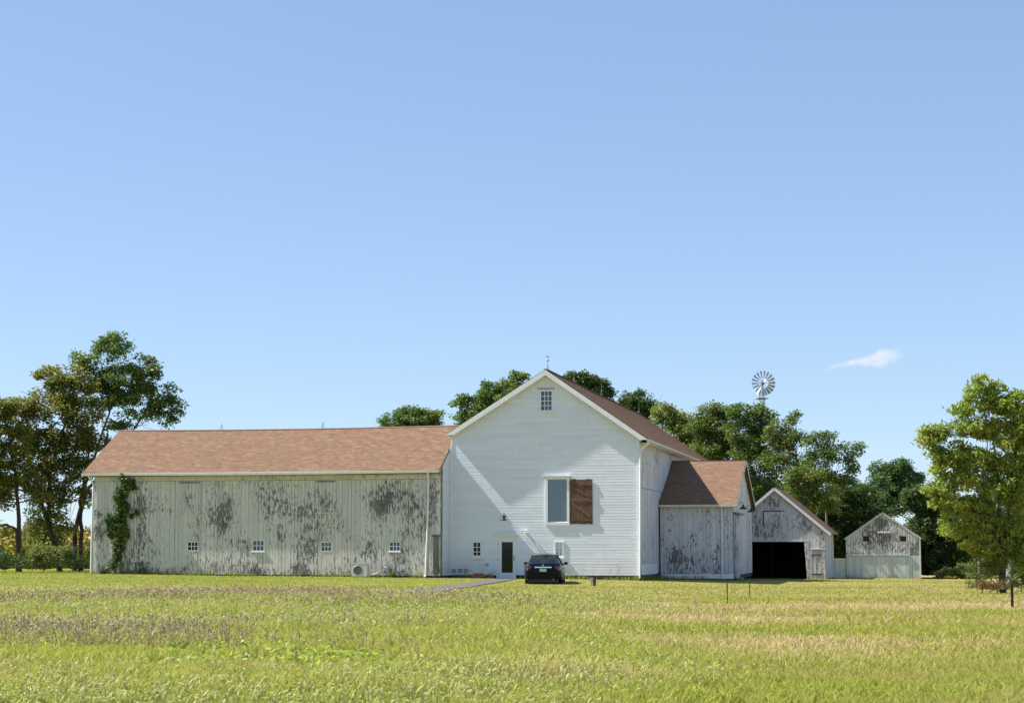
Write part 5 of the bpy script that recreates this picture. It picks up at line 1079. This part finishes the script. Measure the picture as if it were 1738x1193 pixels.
# small white outbuilding glimpsed behind the right tree
gp = ground_pt(1716, 962); pW = at_depth(1714, HOR, 104); zW = float(th(pW.x, pW.y)); t = thing('white_outbuilding', 'small white outbuilding glimpsed through the right tree', 'shed', (pW.x, pW.y, zW), -TH)
mb = MB(); clapboards(mb, lambda z: -.5, lambda z: .05, .0, 1.5, mpL); mb.box((-.5, 0, -.2), (.05, 1.2, 1.5)); mb.build('wall', M['siding'], t)
mb = MB(); mb.box((-.56, -.06, 1.5), (.11, 1.26, 1.56)); mb.q((-.56, -.06, 1.56), (.11, -.06, 1.56), (.11, .6, 1.8), (-.56, .6, 1.8)); mb.q((-.56, 1.26, 1.56), (.11, 1.26, 1.56), (.11, .6, 1.8), (-.56, .6, 1.8)); mb.build('roof', M['grey'], t)
# vine on the wall
def vine():
    pts = [(214, 812, 7, 7), (217, 826, 9, 12), (208, 842, 10, 13), (212, 862, 10, 13), (206, 884, 13, 13), (194, 900, 9, 14), (212, 905, 11, 15), (205, 925, 10, 15), (203, 945, 7, 13), (195, 958, 5, 8), (189, 882, 7, 10)]
    x0, _ = FL.loc(205, 940); b0 = FL.wp(x0, -.25, .25); t = thing('climbing_vine', 'leafy green vine climbing the long barn wall near its left corner', 'vine', b0, -TH)
    cen = []
    for px, py, rx, ry in pts:
        a, z = FL.loc(px, py); n = int(rx * ry * .55)
        for _ in range(n):
            an = random.uniform(0, 6.28); q = random.random() ** .5; cen.append((a - x0 + rx / 31 * q * math.cos(an), random.uniform(-.25, .12), z - .25 + ry / 31 * q * math.sin(an)))
    for px, py in ((225, 822), (231, 828), (229, 818), (226, 876), (233, 870)):
        a, z = FL.loc(px, py); cen += [(a - x0 + random.gauss(0, .06), .1, z - .25 + random.gauss(0, .06)) for _ in range(6)]
    v, rn = leaves_at(np.array(cen), 9, (.09, .05, .09), .13, .75, .4); fast_mesh('foliage', v, 4, rn, LM['vine'], t)
    mb = MB(); P = [(FL.loc(px, py)[0] - x0, .17, FL.loc(px, py)[1] - .25) for px, py in ((196, 972), (200, 950), (205, 920), (200, 890), (210, 860), (216, 830), (214, 806))]; mb.tube(P, [.04, .035, .03, .028, .025, .02, .012], 6)
    for k_ in range(1, 6): mb.tube([P[k_], (P[k_][0] + random.choice((-.5, .5)), .19, P[k_][2] + .4)], [.018, .008], 5)
    mb.build('stem', BK['brown'], t)
vine()
def weeds(label, px, w_, h_, lm, y=-.25, fr=FL):
    x0, _ = fr.loc(px, 975); b0 = fr.wp(x0, y, 0); b0.z = float(th(b0.x, b0.y)); t = thing('weed_clump', label, 'plant', b0, -TH, 'weed clumps at the foot of the wall')
    cen = np.array([(random.gauss(0, w_ / 2.5), random.gauss(0, .1), random.uniform(0, 1) ** 1.5 * h_) for _ in range(40)]); v, rn = leaves_at(cen, 8, .05, .14, .3, -.6); fast_mesh('leaves', v, 4, rn, LM[lm], t)
    mb = MB(); [mb.tube([(random.gauss(0, .05), 0, -.02), (random.gauss(0, w_ / 3), random.gauss(0, .05), h_ * random.uniform(.5, 1))], .006, 4) for _ in range(7)]; mb.build('stems', BK['brown'], t)
weeds('grey green weed clump at the wall foot right of the vine', 243, .5, .7, 'blue'); weeds('green weed clump beside the gas meter', 669, .4, .42, 'mid', -.35)
weeds('low weeds at the wall foot left of the vine', 178, .3, .3, 'vine')

# corn field beyond the left trees: nobody could count the stalks
def corn():
    N = 5200; Y = RNG.uniform(128, 150, N); X = RNG.uniform(-58, -22, N)
    z = th(X, Y); H = RNG.uniform(2.1, 2.8, N); V = []; rn = []
    for k in range(7):
        zz = z + H * (.2 + .12 * k); a = RNG.uniform(0, 6.28, N); L = RNG.uniform(.35, .65, N); dx, dy = np.cos(a) * L, np.sin(a) * L; up = RNG.uniform(.05, .35, N)
        px_, py_ = -np.sin(a) * .05, np.cos(a) * .05
        V.append(np.stack([np.stack([X - px_, Y - py_, zz], 1), np.stack([X + px_, Y + py_, zz], 1), np.stack([X + dx * .6 + px_, Y + dy * .6 + py_, zz + up], 1), np.stack([X + dx, Y + dy, zz + up * .3], 1)], 1)); rn.append(RNG.random(N) * (.75 + .25 * (k > 4)))
    V.append(np.stack([np.stack([X - .02, Y, z], 1), np.stack([X + .02, Y, z], 1), np.stack([X + .015, Y, z + H], 1), np.stack([X - .015, Y, z + H], 1)], 1)); rn.append(RNG.random(N))
    for _ in range(2):
        a = RNG.uniform(0, 6.28, N); V.append(np.stack([np.stack([X, Y, z + H - .1], 1), np.stack([X + .04, Y, z + H + .1], 1), np.stack([X + np.cos(a) * .15, Y + np.sin(a) * .1, z + H + .32], 1), np.stack([X - .04, Y, z + H + .1], 1)], 1)); rn.append(np.full(N, .97))
    o = fast_mesh('corn_field', np.concatenate(V).reshape(-1, 3), 4, np.concatenate(rn), LM['corn']); tag(o, 'ripening corn field seen through the trees at the far left', 'corn', kind='stuff')
corn()

# ================================================================== GRASS (stuff)
def grass_mat(name, a, b_, c_, tr=.35, patch=None):
    m_, t, b, o = mat(name); rn = t.attr('rnd'); n = t.noise(t.scale(t.pos(), (1, .8, 0)), .23, 4, .6)
    c = t.mix(rn, a, b_); c = t.mix(t.ramp(rn, .8, .97, mode='LINEAR'), c, c_)
    if patch: c = t.mix(t.ramp(n, .47, .62, 0, .8), c, patch)
    t.set(b.inputs['Base Color'], c); b.inputs['Roughness'].default_value = .6; b.inputs['Specular IOR Level'].default_value = .25
    trn = t.add('ShaderNodeBsdfTranslucent'); t.set(trn.inputs[0], c); mx = t.add('ShaderNodeMixShader'); mx.inputs[0].default_value = tr
    t.l.new(b.outputs[0], mx.inputs[1]); t.l.new(trn.outputs[0], mx.inputs[2]); t.l.new(mx.outputs[0], o.inputs[0]); return m_
def field_pts(n, y0, y1, power=1.):
    """points in the seen wedge, thinning with distance"""
    u = RNG.random(n); Y = y0 * (y1 / y0) ** (u ** power); X = RNG.uniform(-1, 1, n) * (Y * .305 + 1.0)
    return X, Y
def vnoise(X, Y, s, seed=0):
    """smooth value noise on a grid"""
    g = np.random.default_rng(seed).random((256, 256)); x = X * s + 500; y = Y * s + 500; xi = np.floor(x).astype(int); yi = np.floor(y).astype(int); fx = x - xi; fy = y - yi; fx = fx * fx * (3 - 2 * fx); fy = fy * fy * (3 - 2 * fy)
    q = lambda i, j: g[(xi + i) % 256, (yi + j) % 256]
    return (q(0, 0) * (1 - fx) + q(1, 0) * fx) * (1 - fy) + (q(0, 1) * (1 - fx) + q(1, 1) * fx) * fy
def tall(X, Y):
    """how tall the field grows: tall on the left and middle, short on the right"""
    px = X / Y * F + CX + 90 * (vnoise(X, Y, .12, 4) - .5) * 2
    t_ = np.clip((1250 - px) / 500, 0, 1); t_ = t_ * t_ * (3 - 2 * t_)
    return .20 + .80 * t_
def blades(name, X, Y, H, Wd, lean, mat_, rn, label, cat='grass'):
    N = len(X); Z = th(X, Y); a = RNG.uniform(0, 2 * np.pi, N); b_ = RNG.uniform(0, 2 * np.pi, N)
    dx, dy = np.cos(a) * lean * H, np.sin(a) * lean * H; wx, wy = np.cos(b_) * Wd / 2, np.sin(b_) * Wd / 2
    P = []
    for f, wf, hf in ((0, 1., 0), (.45, .85, .55), (.8, .5, .88), (1.0, .05, .97)):
        cx_, cy_, cz = X + dx * f ** 1.8, Y + dy * f ** 1.8, Z + H * hf - .02 + 0 * X
        if f == 1.0: cz = Z + H * (1.0 - .35 * lean)
        P.append((np.stack([cx_ - wx * wf, cy_ - wy * wf, cz], 1), np.stack([cx_ + wx * wf, cy_ + wy * wf, cz], 1)))
    V = np.stack([q for pr in P for q in pr], 1).reshape(-1, 3); base = np.arange(N)[:, None] * 8
    fcs = np.concatenate([base + np.array([[2 * i, 2 * i + 1, 2 * i + 3, 2 * i + 2]]) for i in range(3)], 1).reshape(-1, 4)
    o = fast_mesh(name, V, 4, np.repeat(rn, 3), mat_, faces=fcs); return tag(o, label, cat, kind='stuff')
GMEAD = grass_mat('meadow_blades', (.23, .275, .030), (.42, .43, .070), (.54, .50, .17), .5, (.42, .36, .12))
GDRY = grass_mat('dry_straw_blades', (.44, .35, .12), (.60, .48, .24), (.68, .56, .36), .35)
GSEED = grass_mat('pale_foxtail_heads', (.50, .52, .17), (.62, .60, .26), (.72, .66, .40), .5)
GPURP = grass_mat('purple_brown_seed_heads', (.36, .28, .17), (.48, .38, .26), (.58, .50, .34), .45)
GLAWN = grass_mat('mown_lawn_blades', (.20, .25, .025), (.33, .36, .05), (.46, .41, .13), .4, (.40, .36, .10))
X, Y = field_pts(430000, 15.5, 61.); T = tall(X, Y); keep = .55 * vnoise(X, Y, .7, 1) + .45 * vnoise(X, Y, 3.1, 3) + .25 * RNG.random(len(X)) > .50
X, Y, T = X[keep], Y[keep], T[keep]; N = len(X)
H = (.10 + .26 * T) * RNG.uniform(.5, 1.25, N) * (.75 + .5 * vnoise(X, Y, .5, 2)) * np.where(Y > 52, .8, 1)
dryf = vnoise(X, Y, .22, 9) * .8 + RNG.random(N) * .35 - .12 * np.clip(-(X / Y) * 8 + .5, 0, 1) + (1 - T) * .16; isdry = dryf + .12 * np.clip((X / Y + .02) * 6, 0, 1) + .12 * np.exp(-((Y - 44) / 6.) ** 2) * (X / Y > .03) > .86
sel = ~isdry; blades('meadow_grass', X[sel], Y[sel], H[sel], .009 + .00025 * Y[sel], RNG.uniform(.2, 1.2, sel.sum()), GMEAD, RNG.random(sel.sum()), 'rough yellow green meadow grass filling the foreground field')
sel = isdry; blades('dry_grass', X[sel], Y[sel], H[sel] * .9, .008 + .00022 * Y[sel], RNG.uniform(.3, 1.2, sel.sum()), GDRY, RNG.random(sel.sum()), 'dry straw coloured grass among the green field grass')
X, Y = field_pts(30000, 15.5, 62.); T = tall(X, Y); keep = RNG.random(len(X)) < np.clip(T - .15, 0, 1) * np.clip(vnoise(X, Y, .6, 41) * 2.6 - 1.0, .03, .8); X, Y, T = X[keep], Y[keep], T[keep]
cen = np.stack([X, Y, th(X, Y) + RNG.uniform(.05, .30, len(X)) * T], 1); v, rn = leaves_at(cen, 9, (.09, .09, .06), .10, .42, -.1)
tag(fast_mesh('meadow_weeds', v, 4, rn, leaf_mat('weed_leaves', (.20, .27, .03), (.36, .42, .06), (.50, .50, .12), .45)), 'broad leaved light green weeds among the meadow grass', 'weeds', kind='stuff')
# taller single weeds standing above the grass
X, Y = field_pts(1100, 15.5, 50.); T = tall(X, Y); k_ = RNG.random(len(X)) < (T - .4) * 1.6 * (vnoise(X, Y, .4, 61) > .4); X, Y = X[k_], Y[k_]; n = len(X); Hh = RNG.uniform(.22, .46, n); Zg = th(X, Y); lx_, ly_ = RNG.normal(0, .11, n), RNG.normal(0, .1, n)
wv = .003 + .00005 * Y; V = [np.stack([np.stack([X - wv, Y, Zg], 1), np.stack([X + wv, Y, Zg], 1), np.stack([X + lx_ + wv * .5, Y + ly_, Zg + Hh], 1), np.stack([X + lx_ - wv * .5, Y + ly_, Zg + Hh], 1)], 1)]
rw = [RNG.random(n) * .3]
for k in range(7):
    f = .3 + .1 * k; a = RNG.uniform(0, 6.28, n); L = RNG.uniform(.10, .20, n) * (1.2 - f); bx, by, bz = X + lx_ * f, Y + ly_ * f, Zg + Hh * f; sx_, sy_ = -np.sin(a) * L * .16, np.cos(a) * L * .16
    V.append(np.stack([np.stack([bx, by, bz], 1), np.stack([bx + np.cos(a) * L * .5 + sx_, by + np.sin(a) * L * .5 + sy_, bz + L * .35], 1), np.stack([bx + np.cos(a) * L, by + np.sin(a) * L, bz + L * .25], 1), np.stack([bx + np.cos(a) * L * .5 - sx_, by + np.sin(a) * L * .5 - sy_, bz + L * .35], 1)], 1)); rw.append(RNG.random(n))
tag(fast_mesh('tall_weeds', np.concatenate(V).reshape(-1, 3), 4, np.concatenate(rw), leaf_mat('tall_weed_leaves', (.12, .17, .025), (.22, .28, .045), (.36, .36, .09), .4)), 'single taller dark green weeds standing above the meadow grass', 'weeds', kind='stuff')
# seed heads: short fat curved spindles on thin stems
def heads(name, X, Y, H, L, Wd, mat_, label):
    """seed heads that arch over at the tip of a thin stem"""
    N = len(X); Z = th(X, Y) + H; a = RNG.uniform(0, 2 * np.pi, N); s_ = RNG.uniform(.35, 1.5, N); L = L * RNG.uniform(.7, 1.4, N); V = []; rn = RNG.random(N)
    P = []; x, z = 0 * X, -.03 + 0 * X; ang = 1.45 - .2 * s_
    for k in range(4):
        P.append((x, z)); x = x + np.cos(ang) * L / 3; z = z + np.sin(ang) * L / 3; ang = ang - .85 * s_
    wid = (.5, 1., .95, .25)
    for tw in (0., 1.2):
        wx, wy = np.cos(a + 1.57 - tw * .6) * Wd / 2, np.sin(a + 1.57 - tw * .6) * Wd / 2; wz = (tw > 0) * Wd * .45
        for k in range(3):
            q = []
            for kk, sg in ((k, -1), (k, 1), (k + 1, 1), (k + 1, -1)):
                q.append(np.stack([X + np.cos(a) * P[kk][0] + wx * wid[kk] * sg, Y + np.sin(a) * P[kk][0] + wy * wid[kk] * sg, Z + P[kk][1] + wz * wid[kk] * sg], 1))
            V.append(np.stack(q, 1))
    st = np.stack([np.stack([X - .002, Y, Z - H], 1), np.stack([X + .002, Y, Z - H], 1), np.stack([X + .002, Y, Z - .02], 1), np.stack([X - .002, Y, Z - .02], 1)], 1)
    o = fast_mesh(name, np.concatenate(V + [st]).reshape(-1, 3), 4, np.concatenate([rn] * 6 + [rn * .5]), mat_); return tag(o, label, 'grass', kind='stuff')
X, Y = field_pts(90000, 15.5, 62.); T = tall(X, Y); px = X / Y * F + CX; keep = RNG.random(len(X)) < np.clip(T - .2, 0, 1) * np.clip(vnoise(X, Y, .3, 12) * 1.8 - .45, 0, 1); X, Y, T = X[keep], Y[keep], T[keep]
heads('foxtail_grass', X, Y, (.18 + .20 * T) * RNG.uniform(.6, 1.2, len(X)), .085, .012 + .00022 * Y, GSEED, 'pale drooping foxtail seed heads over the meadow')
X, Y = field_pts(200000, 22, 61., .8); T = tall(X, Y)
Yw = Y + 12 * (vnoise(X, Y, .13, 31) - .5); band = .75 * np.exp(-((Yw - 50) / 5.5) ** 2) + .5 * np.exp(-((Yw - 29.5) / 4.) ** 2) * np.clip((-.02 - X / Y) * 7, 0, 1); pr = band * np.clip((.02 - X / Y) * 6 + .2, .04, 1) * np.clip(vnoise(X, Y, .3, 15) * 2.2 - .45, 0, 1) * .6; keep = RNG.random(len(X)) < pr; X, Y, T = X[keep], Y[keep], T[keep]
heads('purple_grass', X, Y, (.12 + .26 * T) * RNG.uniform(.5, 1.25, len(X)), .12, .010 + .00038 * Y, GPURP, 'brownish purple seeding grass in bands across the left field')
# mown lawn
N = 170000; Y = RNG.uniform(60, 118, N); X = RNG.uniform(-1, 1, N) * (Y * .30); 
blades('lawn_grass', X, Y, RNG.uniform(.025, .07, N), .035 + 0 * X, RNG.uniform(.2, 1., N), GLAWN, RNG.random(N), 'short mown lawn in front of the barns') if False else None
P2 = (np.array([p.x for p in lft]), np.array([p.y for p in lft]), np.array([p.x for p in rgt]))
o_ = np.argsort(P2[1]); lx = np.interp(Y, P2[1][o_], P2[0][o_]); ry = np.array([p.y for p in rgt]); o2 = np.argsort(ry); rx_ = np.interp(Y, ry[o2], P2[2][o2])
onpath = (X > lx - .02) & (X < rx_ + .02) & (Y < 97)
# inside the buildings no grass
rel = np.stack([X - FM.o.x, Y - FM.o.y], 1); uu = rel @ np.array([UH.x, UH.y]); vv = rel @ np.array([VH.x, VH.y])
inside = ((uu > uL) & (uu < 0) & (vv > -.1)) | ((uu > xl) & (uu < xr) & (vv > VL - .05) & (vv < VL + 8.2)) | ((uu > 0) & (uu < xwR) & (vv > yW))
sel = ~(onpath | inside); X, Y = X[sel], Y[sel]; n = len(X)
blades('lawn_grass', X, Y, RNG.uniform(.02, .06, n), .030 + 0 * X, RNG.uniform(.2, 1., n), GLAWN, RNG.random(n), 'short mown lawn in front of the barns')

# rough grass left standing along the foot of the walls
segs = [(xl - .3, VL - .12, xr, VL - .12), (uL, -.14, dr[0] - .2, -.14), (dr[1] + .2, -.14, 0, -.14), (.08, yW - .12, xwR, yW - .12), (.08, .1, .08, yW)]
PX, PY = [], []
for ax, ay, bx, by in segs:
    n = int(70 * math.hypot(bx - ax, by - ay)); f = RNG.random(n); d_ = np.abs(RNG.normal(0, .08, n)); px_ = ax + (bx - ax) * f; py_ = ay + (by - ay) * f - d_
    k_ = vnoise(px_, py_, 1.3, 77) > .35; PX.append(px_[k_]); PY.append(py_[k_])
for fr_, x0_, x1_ in ((FG, FG.loc(1372, 980)[0], 0.), (FS, xsl, 0.)):
    n = int(60 * (x1_ - x0_)); w_ = [fr_.wp(x0_ + (x1_ - x0_) * random.random(), -.1 - abs(random.gauss(0, .08))) - FM.o for _ in range(n)]
    PX.append(np.array([q.dot(UH) for q in w_])); PY.append(np.array([q.dot(VH) for q in w_]))
PX, PY = np.concatenate(PX), np.concatenate(PY); X = FM.o.x + PX * UH.x + PY * VH.x; Y = FM.o.y + PX * UH.y + PY * VH.y; n = len(X)
blades('wall_foot_grass', X, Y, RNG.uniform(.06, .30, n) * (.4 + vnoise(PX, PY, .9, 5)), .022 + 0 * X, RNG.uniform(.2, 1., n), GLAWN, RNG.random(n), 'uncut grass along the foot of the barn walls')
